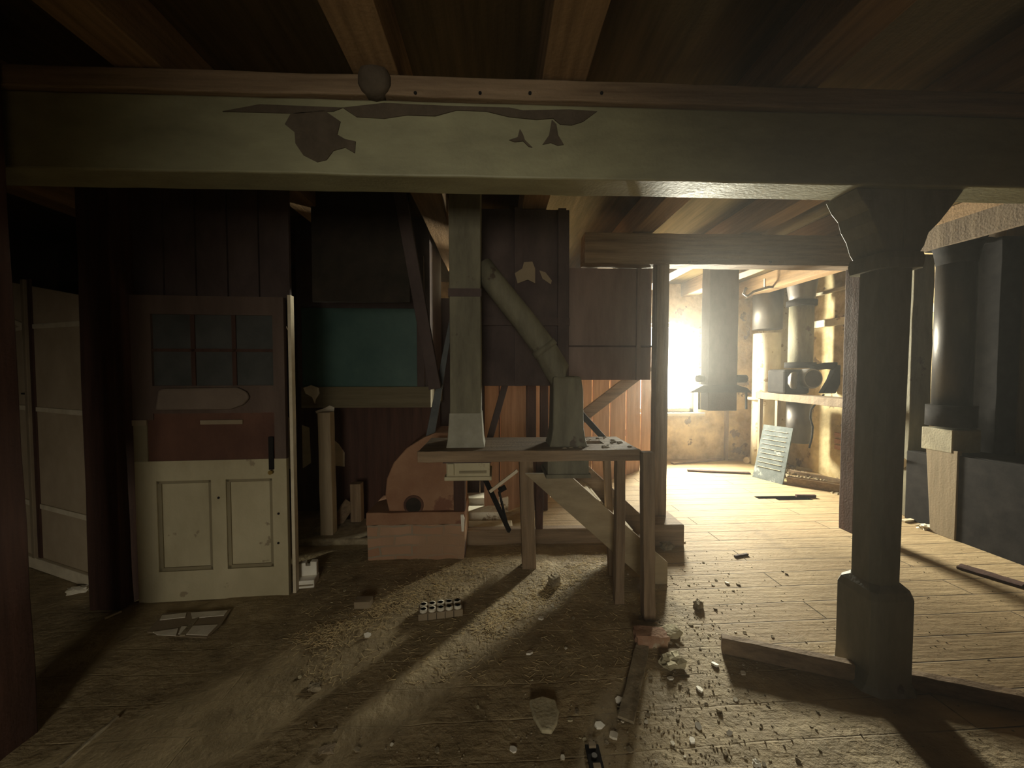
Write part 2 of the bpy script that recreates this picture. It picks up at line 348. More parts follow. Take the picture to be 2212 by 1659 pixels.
# board partition added to keep window light out of the left back
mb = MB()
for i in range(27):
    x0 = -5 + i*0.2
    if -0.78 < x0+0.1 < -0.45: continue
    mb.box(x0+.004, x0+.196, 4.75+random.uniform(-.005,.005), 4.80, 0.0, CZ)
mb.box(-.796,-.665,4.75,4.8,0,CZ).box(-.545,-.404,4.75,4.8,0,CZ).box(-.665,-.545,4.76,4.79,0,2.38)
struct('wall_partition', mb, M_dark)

# ---------------------------------------------------------------- ceiling joists, each its own
for k, cx in enumerate((-3.30, -2.40, -1.45, -0.50, 0.29, 1.31, 2.30, 3.20)):
    lab = ['ceiling joist at the far left, lost in the dark', 'second ceiling joist from the left, above the cream panelled door', 'brown ceiling joist running over the beam left of the dark knob',
           'brown ceiling joist ending at the dark knob on the beam', 'broad orange brown ceiling joist, brightest of those above the beam', 'dim ceiling joist to the right of the brightest joist',
           'ceiling joist lit from below over the hanging square duct', 'ceiling joist above the funnel pipe and grey column'][k]
    b = MB().bar((cx, -0.75, 2.86), (cx, YF, 2.86), 0.19, 0.22, n=30, amp=0.003)
    tag(b.build('ceiling_joist', M_joist, bevel=.006), lab, 'joist', 'ceiling joists')
tag(MB().bar((4.10, -0.75, 2.84), (4.10, YF, 2.84), 0.18, 0.25, n=30, amp=0.003).build('ceiling_joist', M_joist, bevel=.006), 'deep ceiling timber over the iron pipe near the right wall', 'joist', 'ceiling joists')

# ---------------------------------------------------------------- main beam with peeling paint
t = thing('main_beam', 'heavy grey-green painted beam with peeling dark patches across the whole room', 'beam', (0, 1.80, 2.345))
MB().bar((XL, 1.80, 2.50), (XR, 1.80, 2.50), 0.17, 0.31, n=60, amp=0.002).build('beam_body', M_beam, t, bevel=.008)
MB().bar((XL, 1.79, 2.70), (XR, 1.79, 2.70), 0.20, 0.085, n=60, amp=0.003).build('top_plank', M_woodx, t, bevel=.006)
def patch(px, py, w, h, y, n=18, seed=1, pts=None):
    """peeled flake of paint: thin irregular plate on the beam face"""
    rnd = random.Random(seed); c = at(px, py, y); o = []
    if pts: o = [at(a, b, y) for a, b in pts]
    else:
        for i in range(n):
            a = 2*pi*i/n; r_ = 0.8+0.35*rnd.random(); o.append(c + Vector((cos(a)*w*r_, 0, sin(a)*h*r_)))
    return MB().prism(o, (0, 0.006, 0))
M_peel = mat('bare dark wood', (0.065, 0.05, 0.035), (0.10, 0.078, 0.055), (12, 6, 12), 0.9, 0.4)
yb = 1.710
patch(0,0,0,0,yb,pts=[(628,245),(700,238),(735,262),(728,290),(745,300),(768,305),(766,330),(745,318),(720,325),(705,345),(685,350),(655,335),(638,310),(636,285),(615,268)]).build('bare_patch', M_peel, t)
patch(0,0,0,0,yb,pts=[(740,232),(830,222),(960,228),(1100,232),(1130,238),(1230,236),(1290,240),(1260,262),(1235,270),(1210,268),(1195,255),(1160,258),(1100,252),(1050,240),(985,238),(940,250),(880,248),(830,256),(770,252)]).build('bare_patch', M_peel, t)
patch(0,0,0,0,yb,pts=[(1123,278),(1130,290),(1134,302),(1150,318),(1142,316),(1130,304),(1112,306),(1100,302),(1118,296)]).build('bare_patch', M_peel, t)
patch(0,0,0,0,yb,pts=[(1192,258),(1202,268),(1206,292),(1218,312),(1205,314),(1190,308),(1172,312),(1186,292)]).build('bare_patch', M_peel, t)
patch(0,0,0,0,yb,pts=[(560,225),(740,232),(720,240),(640,245),(480,240)]).build('bare_patch', M_peel, t)
kn = at(805, 165, 1.66)
MB().tube([kn+Vector((0,.10,0)), kn+Vector((0,.02,0)), kn, kn+Vector((0,-.015,0))], [.062,.068,.06,.03], 14).build('knob', M_peel, t, smooth=True)['label'] = 'dark round knob'
for k, px in enumerate((897, 1037, 1145, 1300)):
    c = at(px, 200, 1.685)
    MB().tube([c, c+Vector((0,.012,0))], .007, 10).build('nail', M_iron, t, smooth=True)

# ---------------------------------------------------------------- grey column with bolster
t = thing('timber_column', 'grey painted timber column with chamfered corners standing right of centre', 'column', (1.86, 1.83, 0))
def octo(cx, cy, z, h, c): return [(cx-h+c,cy-h,z),(cx+h-c,cy-h,z),(cx+h,cy-h+c,z),(cx+h,cy+h-c,z),(cx+h-c,cy+h,z),(cx-h+c,cy+h,z),(cx-h,cy+h-c,z),(cx-h,cy-h+c,z)]
def stack(rings):
    pts = [p for r_ in rings for p in r_]; n = 8; fc = []
    for i in range(len(rings)-1):
        for k in range(n): q = (k+1) % n; fc.append((i*n+k, i*n+q, (i+1)*n+q, (i+1)*n+k))
    fc.append(tuple(range(n-1,-1,-1))); fc.append(tuple((len(rings)-1)*n+k for k in range(n)))
    return MB().poly(pts, fc)
cx, cy = 1.86, 1.83
stack([octo(cx,cy,.50,.076,.03), octo(cx,cy,1.2,.077,.03), octo(cx+.005,cy,2.05,.079,.03)]).build('shaft', M_column, t)
stack([octo(cx,cy,0,.135,.05), octo(cx,cy,.03,.115,.03), octo(cx,cy,.09,.105,.014), octo(cx,cy,.44,.105,.014), octo(cx,cy,.475,.098,.02), octo(cx,cy,.50,.078,.03)]).build('base', M_column, t)
stack([octo(cx,cy,1.99,.10,.02), octo(cx,cy,2.03,.105,.02), octo(cx,cy,2.06,.10,.02)]).build('collar', M_column, t)
for sgn in (-1, 1):
    prof = [(0,0),(.08,0),(.10,.03),(.12,.09),(.15,.14),(.165,.19),(.20,.23),(.23,.285),(0,.285)] if sgn < 0 else [(0,0),(.08,0),(.10,.03),(.12,.09),(.17,.14),(.21,.19),(.24,.23),(.28,.285),(0,.285)]
    o = [Vector((cx+sgn*a, cy-.085, 2.06+b)) for a, b in prof]
    MB().prism(o, (0,.17,0)).build('bracket', M_column, t, bevel=.004)

# ---------------------------------------------------------------- second beam, its posts and sill
t = tag(MB().bar((0.78, 3.56, 2.60), (3.52, 3.56, 2.60), 0.17, 0.27, n=30, amp=0.003).build('cross_beam', M_woodx, bevel=.006), 'brown cross beam with a bright lower edge over the passage to the window', 'beam')
for k, px in enumerate((1490, 1665)):
    c = at(px, 566, 3.47)
    MB().tube([c, c+Vector((0,.02,0))], .012, 10).build('bolt', M_iron, t, smooth=True)
tag(MB().bar((3.375, 3.55, 0), (3.375, 3.55, 2.465), 0.145, 0.15, n=14, amp=0.002).build('timber_post', M_darkz, bevel=.006), 'dark square post under the cross beam just left of the grey column', 'post')
tag(MB().bar((1.50, 3.56, 0.19), (1.50, 3.56, 2.465), 0.11, 0.12, n=14, amp=0.002).build('timber_post', M_woodz, bevel=.006), 'brown square post beside the bright window, standing on the sill timber', 'post')
tag(MB().box(-0.26, 1.60, 3.38, 3.62, -0.01, 0.14) if False else MB().box(-0.26, 1.22, 3.38, 3.47, -0.01, 0.13).box(1.22, 1.62, 3.28, 3.62, -0.01, 0.19).build('sill_timber', M_woodx, bevel=.012), 'low dark sill timber on the floor under the chute table', 'timber')

# ---------------------------------------------------------------- passage side: boarded wall panel over the table (brown), hopper
t = thing('board_panel', 'brown boarded panel hanging beside the bright window, above the stair planks', 'panel', (1.2, 3.66, 1.43))
M_bp2 = mat('brown board sheet', (0.15, 0.10, 0.085), (0.23, 0.165, 0.14), (6, 6, 1.2), 0.45, 0.15)
MB().box(0.62, 1.445, 3.63, 3.66, 1.43, 2.46).build('sheet', M_bp2, t)
MB().box(1.30, 1.335, 3.60, 3.63, 1.43, 2.46).build('batten', M_bp2, t)
MB().box(0.62, 1.445, 3.615, 3.63, 1.735, 1.75).build('batten', M_dark, t)
MB().box(0.60, 0.66, 3.56, 3.66, 1.43, 2.46).build('edge_board', M_dark, t)
t = thing('grain_bin', 'tall dark wooden grain bin hanging behind the chutes', 'bin', (0.2, 3.0, 1.40))
MB().box(-0.18, 0.56, 3.02, 3.60, 1.40, 2.74).build('bin_body', M_dark, t, bevel=.004)
for x in (-0.15, 0.17, 0.50): MB().box(x-.03, x+.03, 2.99, 3.02, 1.40, 2.74).build('batten', M_dark, t)
MB().box(-0.18, 0.56, 2.995, 3.02, 1.86, 1.92).build('batten', M_dark, t)

# ---------------------------------------------------------------- stair enclosure planks by the window
a = fl(1302, 1040); b = fl(1408, 1008)
t = thing('plank_wall', 'orange brown plank wall beside the stair, lit from the window', 'wall panel', (a.x, a.y, 0))
a0 = Vector((0.95, 5.0, 0)); d = (b - a); d.z = 0; L0 = d.length; d.normalize()
a = a - d*2.0; tot = L0 + 2.0 + 0.05; n = 17
for i in range(n):
    p = a + d*(tot*i/n); q = a + d*(tot*(i+0.93)/n); nrm = Vector((d.y, -d.x, 0))
    zt = 1.9
    off = nrm*(0.02 if i % 2 else 0)
    MB().hexa([p+off, q+off, q+off-nrm*.02, p+off-nrm*.02, p+off+Vector((0,0,zt)), q+off+Vector((0,0,zt)), q+off-nrm*.02+Vector((0,0,zt)), p+off-nrm*.02+Vector((0,0,zt))]).build('plank', M_orange, t)
# sloping rail in front of the planks
p0 = at(1252, 905, 4.6); p1 = at(1352, 828, 4.6)
tag(MB().bar(p0+(p0-p1)*.6, p1+(p1-p0)*.5, .05, .13).build('sloping_rail', M_woodx, bevel=.004), 'sloping pale-edged board across the orange plank wall, rising right', 'board')
tag(MB().bar(at(1255,893,3.1), at(1318,962,3.05), .03, .045).build('handrail', M_iron, bevel=.003), 'thin black handrail slanting down right behind the diagonal chute', 'handrail')
# orange lit boards seen between the chutes
for k, (x0, x1) in enumerate(((1138,1158),(1167,1184))):
    xa_, xb_ = at(x0,900,4.2).x, at(x1,900,4.2).x
    tag(MB().bar(((xa_+xb_)/2,4.23,0), ((xa_+xb_)/2,4.23,CZ), xb_-xa_, .06, up=(0,1,0), n=6, amp=.002).build('upright_post', M_darkz, bevel=.004), ['thin dark upright in front of the orange planks, left one of a pair', 'thin dark upright behind the bent chute, right one of a pair'][k], 'post', 'uprights behind the chutes')
tag(MB().bar(at(1050,975,3.1), at(1092,828,3.1), .06, .05).build('leaning_board', M_dark, bevel=.003), 'dark board leaning between the straight chute and the orange boards', 'board')

# ---------------------------------------------------------------- chute table
t = thing('chute_table', 'thick plank table under the two grain chutes, with a square hole in the top', 'table', (0.2, 2.62, 0))
zt = 1.03
mbt = MB(); hx = (at(1308,955,2.70).x, at(1345,955,2.70).x)
hxa, hxb, hya, hyb = 0.60, 0.72, 2.58, 2.70
x0, x1, y0, y1 = -0.47, 0.885, 2.40, 2.86
for (a_, b_, c_, d_) in ((x0,hxa,y0,y1),(hxb,x1,y0,y1),(hxa,hxb,y0,hya),(hxa,hxb,hyb,y1)): mbt.box(a_, b_, c_, d_, zt-.045, zt)
mbt.build('tabletop', M_woodx, t)
MB().bar((x0-.005, y0-.012, zt-.033), (x1+.005, y0-.012, zt-.033), .03, .068, n=20, amp=.002).build('front_edge', M_woodx, t, bevel=.004)
MB().bar((x0+.05, 2.93, zt-.10), (x1-.05, 2.93, zt-.10), .07, .12, n=10, amp=.002).build('rear_rail', M_woodx, t, bevel=.004)
MB().bar((0.25, 2.98, 0), (0.22, 2.98, zt-.045), .105, .09, up=(0,1,0), n=8, amp=.002).build('leg', M_woodz, t, bevel=.006)
MB().bar((-0.30, 3.20, 0), (-0.30, 3.20, zt-.05), .09, .09, up=(0,1,0), n=8, amp=.002).build('leg', M_darkz, t, bevel=.006)
MB().bar((0.36, 3.28, 0.19), (0.34, 3.05, zt-.05), .06, .06, up=(0,1,0)).build('brace', M_darkz, t, bevel=.004)
MB().bar((0.93, 2.33, 0), (0.915, 2.34, zt-.005), .072, .07, up=(0,1,0), n=8, amp=.002).build('leg', M_woodz, t, bevel=.006)
MB().bar((0.80, 2.50, 0), (0.80, 2.50, zt-.04), .06, .06, up=(0,1,0), n=8, amp=.002).build('leg', M_woodz, t, bevel=.006)
MB().bar((0.86, 2.85, 0), (0.80, 2.83, zt-.04), .05, .05, up=(0,1,0)).build('leg', M_woodz, t, bevel=.005)
def outlet(px0, px1, py0, py1, y):
    A = at(px0, py0, y); B = at(px1, py1, y); g = MB()
    x0_, x1_, z1_, z0_ = A.x, B.x, A.z, B.z
    o = MB().box(x0_, x1_, y, y+.26, z0_+.02, z1_).build('outlet_box', M_cream if px0 < 1100 else M_pipe, t, bevel=.003)
    MB().box(x0_-.012, x1_+.012, y-.012, y+.27, z0_, z0_+.025).build('rim', M_cream if px0 < 1100 else M_pipe, o, bevel=.004)
    if px0 < 1100:
        MB().box(x0_+.005, x0_+.05, y-.015, y, z0_+.03, z1_-.015).build('side_block', M_cream, o, bevel=.006)
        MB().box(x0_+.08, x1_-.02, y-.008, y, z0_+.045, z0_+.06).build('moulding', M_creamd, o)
        MB().box(x0_-.02, x1_+.01, y-.01, y+.02, z1_-.012, z1_).build('lip', M_dark, o)
outlet(964, 1058, 996, 1037, 2.44); outlet(1183, 1272, 990, 1032, 2.44)
# dust lying on the table
rnd = random.Random(3); mbd = MB()
for i in range(60):
    x = rnd.uniform(.40,.86); y = rnd.uniform(2.44,2.84)
    if hxa-.02 < x < hxb+.02 and hya-.02 < y < hyb+.02: continue
    s_ = rnd.uniform(.006,.018); mbd.rsec([(x,y,zt-.001,s_,s_*.8),(x,y,zt+s_*.35,s_*.4,s_*.3)])
o = mbd.build('dust_crumbs', M_dust); o['kind'] = 'stuff'; tag(o, 'grey dust crumbs lying on the table around the square hole', 'dust')

# chutes
c = at(1008, 965, 2.58); xa = c.x
t = thing('grain_chute', 'straight square grain chute with a flared foot, left one on the table', 'chute', (xa, 2.58, zt))
MB().rsec([(xa, 2.58, zt+.20, .098, .095), (xa+.002, 2.58, 1.6, .098, .095), (xa+.0, 2.58, 2.1, .098, .095), (xa-.0, 2.58, 2.74, .10, .095)]).build('trunk', M_pipe, t, bevel=.006)
MB().rsec([(xa, 2.58, zt, .122, .11), (xa, 2.58, zt+.05, .112, .105), (xa, 2.58, zt+.22, .101, .097)]).build('flared_foot', mat('pale chute foot', (.24,.23,.18),(.34,.325,.26),(8,8,8),.8,.2), t, bevel=.006)
MB().rsec([(xa, 2.58, 1.98, .103, .10), (xa, 2.58, 2.03, .103, .10)]).build('band', M_dark, t)
xb = at(1222, 965, 2.58).x
t = thing('bent_chute', 'bent grey chute, diagonal pipe above an upright flared foot, right one on the table', 'chute', (xb, 2.58, zt))
MB().rsec([(xb, 2.58, zt, .125, .11), (xb, 2.58, zt+.04, .112, .105), (xb, 2.58, zt+.12, .10, .097), (xb+.0, 2.58, zt+.36, .096, .095), (xb-.008, 2.58, zt+.45, .09, .09)]).build('flared_foot', M_pipe, t, bevel=.012)
pts = [Vector((xb-.006, 2.58, zt+.40)), at(1216, 838, 2.58), at(1203, 800, 2.58), at(1175, 750, 2.58), at(1130, 690, 2.58), at(1080, 628, 2.6), at(1040, 575, 2.62)]
MB().tube(pts, [.086, .088, .085, .08, .078, .076, .074], 20).build('diagonal_pipe', M_pipe, t, smooth=True)
MB().tube([at(1180,758,2.58), at(1172,747,2.58)], .088, 20).build('collar', M_pipe, t, smooth=True)
# cord down the right side of the bent chute
pth = [at(x, y, 2.50) for x, y in ((1250,820),(1249,860),(1251,900),(1254,930),(1262,955))]; pth[-1].z = zt+.004
tag(MB().tube(pth, .0035, 8).build('cord', M_tanl, smooth=True), 'thin pale cord hanging down the right side of the bent chute onto the table', 'cord')

# things between the chutes and the ceiling
tag(MB().bar(at(862,405,3.0), at(940,840,3.0), .09, .05).build('leaning_plank', M_dark, bevel=.004), 'dark brown plank leaning from the beam to the teal cabinet edge', 'plank')
tag(MB().prism([at(974,672,3.2), at(978,700,3.2), at(935,965,3.2), at(915,965,3.2)], (0,.03,0)).build('leaning_board', mat('blue grey board', (.055,.06,.062),(.10,.105,.105),(5,5,5),.6,.2), bevel=.003), 'blue grey board leaning behind the straight chute', 'board')
def rag(name, pts, y, m, lab, cat):
    o = MB(); out = [at(a_, b_, y) for a_, b_ in pts]
    o.prism(out, (0,.006,0)); return tag(o.build(name, m), lab, cat)
rag('torn_cloth', [(1112,590),(1128,580),(1132,566),(1150,565),(1156,580),(1156,612),(1140,604),(1118,612)], 2.985, M_tan, 'torn pale scrap stuck on the dark bin above the diagonal chute', 'scrap')  # tan patches painted in for bright blobs of light
rag('torn_cloth', [(1165,584),(1178,588),(1192,606),(1190,614),(1172,602)], 3.015, M_tan, 'smaller pale scrap at the right on the dark bin', 'scrap')

tag(MB().box(-1.39, -0.66, 3.06, 3.09, 2.04, 2.97).build('bulkhead_board', M_void), 'black boarding hanging under the ceiling between the door and the straight chute', 'board')  # black sheet added where there is only darkness, hiding lit joists
# glowing slit in the partition, seen left of the straight chute
# (the gap left between partition boards, with an added warm lamp as the lit strip behind it)
area('slit_daylight', (-0.62, 4.95, 2.65), (radians(-90), 0, 0), 0.16, 0.6, 1.2, (1.0, 0.78, 0.45))

# ---------------------------------------------------------------- stair beside the table
t = thing('ladder_stair', 'short steep stair with broad board sides under the table, foot at the railing', 'stair', (1.1, 2.95, 0))
def stringer(y, w=.235):
    A = at(1152, 1040, 2.72); B = at(1424, 1262, 2.72)
    up = Vector((0,0,1)); o = [Vector((.20,y,.80)), Vector((.50,y,.80)), Vector((1.215,y,.155)), Vector((1.215,y,.0)), Vector((1.085,y,.0))]
    return MB().prism(o, (0,.035,0))
stringer(2.70).build('stringer', mat('stringer board', (.23,.18,.11),(.36,.29,.185),(3,9,9),.8,.25), t, bevel=.003)
o2 = [Vector((.30,3.24,.86)), Vector((.62,3.24,.86)), Vector((1.34,3.24,.19)), Vector((1.30,3.24,.0)), Vector((1.13,3.24,.0))]
MB().prism(o2, (0,.035,0)).build('stringer', M_woodx, t, bevel=.003)
for k in range(3):
    zz = .19+.2*k; xx = 1.06-.22*k
    MB().box(xx-.09, xx+.10, 2.735, 3.24, zz-.015, zz+.012).build('tread', M_tanl if k else M_woody, t, bevel=.003)
    MB().box(xx-.10, xx-.085, 2.735, 3.24, zz-.012, zz+.19).build('riser', M_tanl, t)  # risers added to keep window light off the floor in front


# rods and junk under the table
tag(MB().bar(at(1048,1035,2.7), at(1100,1147,2.95), .02, .03).build('iron_bar', M_iron), 'black iron bar slanting down under the table, left of the leg', 'bar')
tag(MB().bar(at(1078,1062,2.9), at(1096,1135,3.0), .012, .015).build('iron_rod', M_iron), 'thin dark rod beside the slanting iron bar under the table', 'rod')
tag(MB().bar(at(1058,1062,2.6), at(1118,1016,2.6), .015, .02).build('wooden_lever', M_tanl), 'pale wooden lever slanting up right under the table', 'lever')
tag(MB().tube([at(1078,1060,2.82), at(1092,1052,2.82)], .02, 12).build('lever_joint', M_iron, smooth=True), 'small dark joint at the foot of the pale lever', 'fitting')
for k, (px, py) in enumerate(((1070,1085),(1062,1112),(1075,1140))):
    c = fl(px, py+18)
    tag(MB().box(c.x-.36, c.x+.14, 4.15-.28*k, 4.35-.28*k, .0, .16-.05*k).build('loose_plank', M_white, bevel=.008), 'pale plank on the floor behind the table legs, %s' % ['farthest of three', 'middle of three', 'nearest of three'][k], 'plank', 'pale planks behind the table')

# ---------------------------------------------------------------- casing on brick base
def W2(px, py, y): return at(px, py, y)
t = thing('brick_plinth', 'low red brick plinth with plank top under the rounded casing', 'plinth', (-.65, 3.35, 0))
pl = at(792, 1140, 3.14); pr = at(1003, 1140, 3.14)
MB().bar((pl.x+.01, 3.36, .14), (pr.x, 3.36, .14), .44, .29, n=14, amp=.006).build('brickwork', M_bricks, t)
MB().bar((pl.x-.0, 3.36, .335), (pr.x+.005, 3.36, .335), .46, .10, n=8, amp=.004).build('top_plank', M_rust, t, bevel=.006)
t = thing('rounded_casing', 'red brown rounded wooden machine casing with a dark round hole, on the brick plinth', 'casing', (-.5, 3.3, .385))
arcp = [(840,1105),(832,1070),(835,1035),(850,1000),(878,968),(915,945),(940,935),(1002,935),(1002,1105)]
prof = []
for p in arcp:
    q = at(*p, 3.16); prof.append(Vector((q.x, 3.16, max(q.z, .385))))
MB().prism(prof, (0,.40,0)).build('casing_body', M_rust, t, bevel=.01)
hc = at(893, 1092, 3.15)
MB().tube([hc, hc+Vector((0,.012,0))], [.062,.062], 24).build('hole_cover', M_void, t, smooth=True)  # dark disc painted as the shade inside the hole
MB().tube([hc+Vector((0,.003,0)), hc+Vector((0,.012,0))], [.078,.082], 24).build('hole_ring', M_red, t, smooth=True)
e = at(1000,1118,3.12)
tag(MB().rsec([(e.x+.0,3.1,e.z-.10,.008,.012),(e.x,3.1,e.z,.014,.014),(e.x-.005,3.1,e.z+.03,.010,.012)]).build('paper_scrap', M_ceramic), 'small white scrap stuck at the right corner of the brick plinth', 'scrap')

# ---------------------------------------------------------------- teal cabinet behind
t = thing('teal_cabinet', 'teal painted machine cabinet in the dark between door and chutes', 'cabinet', (-1.2, 3.9, 1.2))
A = at(650, 665, 3.8); B = at(902, 835, 3.8)
MB().box(A.x, B.x, 3.8, 3.85, B.z, A.z).build('teal_panel', M_teal, t, bevel=.004)
MB().box(A.x-.05, B.x+.12, 3.82, 4.6, B.z, 2.95).build('cabinet_body', M_dark, t)
MB().box(A.x, B.x+.13, 3.77, 4.6, B.z-.20, B.z).build('bottom_rail', mat('olive board', (.11,.09,.05),(.17,.14,.085),GX,.8,.3), t, bevel=.005)
MB().box(B.x, B.x+.07, 3.78, 3.85, B.z, 2.6).build('side_stile', M_dark, t, bevel=.004)
MB().box(A.x+.2, B.x+.10, 4.05, 4.6, .0, B.z-.20).build('lower_body', M_darkz, t)
rag('torn_paper', [(655,838),(672,832),(688,838),(690,850),(682,862),(680,872),(674,858),(660,850)], 3.764, M_pale, 'crumpled pale scrap hanging at the lower left of the teal panel', 'scrap')
rag('torn_paper', [(681,888),(700,882),(712,876),(722,880),(721,892),(700,890),(683,893)], 3.764, M_pale, 'flat pale scrap below the teal cabinet rail', 'scrap')

# pale strips standing in for the bright gaps right of the door
for k, pts in enumerate(([(616,898),(635,908),(637,1010),(617,1014)], [(652,918),(668,924),(672,1000),(654,1012)], [(723,952),(732,960),(744,978),(744,1008),(724,1006)])):
    rag('pale_board', pts, 4.294 if k < 2 else 4.044, M_tanl, ['pale vertical board right behind the door edge', 'pale vertical board with a dark knot, second behind the door', 'short pale board behind the square post'][k], 'board')
tag(MB().bar((at(710,1165,3.55).x, 3.56, 0.02), (at(710,1165,3.55).x-.01, 3.56, at(705,890,3.55).z), .11, .10, up=(0,1,0), n=8, amp=.002).build('timber_post', mat('pale post', (.26,.20,.13),(.38,.30,.20),GZ,.8,.3), bevel=.006), 'pale square post standing on the low timber right of the door', 'post')
tag(MB().bar((at(770,1130,3.75).x, 3.78, 0.08), (at(768,1050,3.75).x, 3.78, at(768,1045,3.75).z), .10, .09, up=(0,1,0)).build('timber_post', M_woodz, bevel=.006), 'short brown post between the pale post and the brick plinth', 'post')
tag(MB().bar(at(712,1150,3.7), at(757,1085,3.85), .02, .12).build('leaning_board', M_woodx), 'dusty board leaning behind the pale post', 'board')
tag(MB().box(-1.72, pl.x-.02, 3.42, 3.9, -.01, .055).build('low_plinth', M_dust, bevel=.02), 'low dusty plinth left of the brick plinth', 'plinth')
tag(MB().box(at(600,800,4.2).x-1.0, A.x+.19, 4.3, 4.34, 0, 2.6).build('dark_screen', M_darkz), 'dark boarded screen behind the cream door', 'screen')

# ---------------------------------------------------------------- cream door leaf, glazed above
dl = Vector((-2.33, 2.63, 0)); dr = Vector((-1.405, 2.69, 0)); dd = (dr-dl).normalized(); dn = Vector((dd.y, -dd.x, 0)); DW = (dr-dl).length
t = thing('panelled_door', 'old cream door leaf with two lower panels and dark glazed upper half', 'door', tuple(dl))
def dbox(u0, u1, z0, z1, n0, n1):   # along the leaf, height, out of the leaf (towards camera positive)
    c = [dl+dd*u+dn*k for u, k in ((u0,n1),(u1,n1),(u1,n0),(u0,n0))]
    return MB().hexa([p+Vector((0,0,z0)) for p in c] + [p+Vector((0,0,z1)) for p in c])
ZL = .93
lf = MB()
for a_ in ((0,.125,0,ZL),(.455,.545,0,ZL),(.835,DW,0,ZL),(.125,.455,0,.20),(.545,.835,0,.20),(.125,.455,.80,ZL),(.545,.835,.80,ZL)):
    m_ = dbox(*a_, -.02, .02); lf.poly(m_.v, m_.f)
lf.build('lower_frame', M_cream, t)
for (u0, u1) in ((.125,.455),(.545,.835)):
    p_ = dbox(u0, u1, .20, .80, -.012, .0).build('panel', M_cream, t)
    for (a_, b_, c_, d_) in ((u0,u0+.022,.20,.80),(u1-.022,u1,.20,.80),(u0,u1,.20,.222),(u0,u1,.778,.80)):
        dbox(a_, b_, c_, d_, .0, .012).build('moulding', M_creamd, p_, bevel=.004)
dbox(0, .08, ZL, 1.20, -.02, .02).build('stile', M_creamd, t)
dbox(.0, .085, 1.165, 1.20, .02, .03).build('block', M_tan, t)
dbox(.08, DW-.06, ZL, 1.24, -.015, .012).build('middle_panel', M_red, t)
dbox(.40, .66, 1.165, 1.195, .012, .024).build('pale_strip', M_tan, t, bevel=.004)['label'] = 'short pale strip'
o = [dl+dd*u+dn*.02+Vector((0,0,z)) for u, z in ((.15,1.265),(.17,1.39),(.20,1.405),(.64,1.41),(.70,1.38),(.715,1.34),(.68,1.295),(.60,1.265))]
MB().prism(o, dn*.03).build('hung_sack', mat('dusty sack', (.14,.105,.08),(.19,.145,.11),(5,5,5),.9,.2), t, bevel=.012)['label'] = 'flat tan folded sack hung on the door'  # sack colour darkened for the weaker light higher on the door
uf = MB()
for a_ in ((0,.12,1.2,2.0),(DW-.07,DW,ZL,2.0),(.12,DW-.07,1.24,1.42),(.12,DW-.07,1.88,2.0)):
    m_ = dbox(*a_, -.02, .02); uf.poly(m_.v, m_.f)
uf.build('upper_frame', M_brownp, t)  # upper door colour darkened in place of weaker light
M_dglass = mat('dusty glass', (.05,.052,.048),(.085,.085,.08),(5,5,5),.35,.05)
for (u0, u1) in ((.12,.35),(.375,.60),(.625,DW-.07)):
    for (z0, z1) in ((1.42,1.64),(1.66,1.88)):
        dbox(u0, u1, z0, z1, -.004, .002).build('pane', M_dglass, t)
mn = MB()
for a_ in ((.35,.375,1.42,1.88),(.60,.625,1.42,1.88),(.12,DW-.07,1.64,1.66)):
    m_ = dbox(*a_, -.01, .012); mn.poly(m_.v, m_.f)
mn.build('glazing_bars', M_darkz, t)
dbox(DW-.105, DW-.075, .86, 1.08, .02, .035).build('lock', M_iron, t, bevel=.003)
MB().tube([dl+dd*(DW-.09)+dn*.035+Vector((0,0,.845)), dl+dd*(DW-.09)+dn*.05+Vector((0,0,.845))], .014, 14).build('knob', mat('brass', (.22,.15,.04),(.32,.22,.07),(9,9,9),.4,.1,metal=.6), t, smooth=True)
for (u_, z_) in ((DW-.055,.56),(DW-.06,.36),(.50,.68)):
    c = dl+dd*u_+dn*.02+Vector((0,0,z_)); MB().tube([c, c+dn*.003], .008, 10).build('nail', M_iron, t)
# door frame edge catching the light, right side
e0 = dr+dd*.018
tag(MB().hexa([e0+dn*-.05, e0+dn*-.05+dd*.02, e0+dn*.0+dd*.02, e0+dn*.0] + [p+Vector((0,0,2.02)) for p in (e0+dn*-.05, e0+dn*-.05+dd*.02, e0+dd*.02, e0)]).build('door_stop', M_tanl), 'thin pale strip standing along the right edge of the cream door', 'strip')
# dark post and boards over the door
tag(MB().bar((-2.47, 2.62, 0), (-2.50, 2.66, CZ), .20, .17, up=(0,1,0), n=12, amp=.002).build('timber_post', M_darkz, bevel=.008), 'dark red brown post between the cream door and the pale boarding', 'post')
mb = MB()
for i in range(5): mb.box(-2.40+.2*i, -2.205+.2*i, 2.72+.01*i, 2.745+.01*i, 2.0, 2.74)
struct('wall_over_door', mb, M_dark)
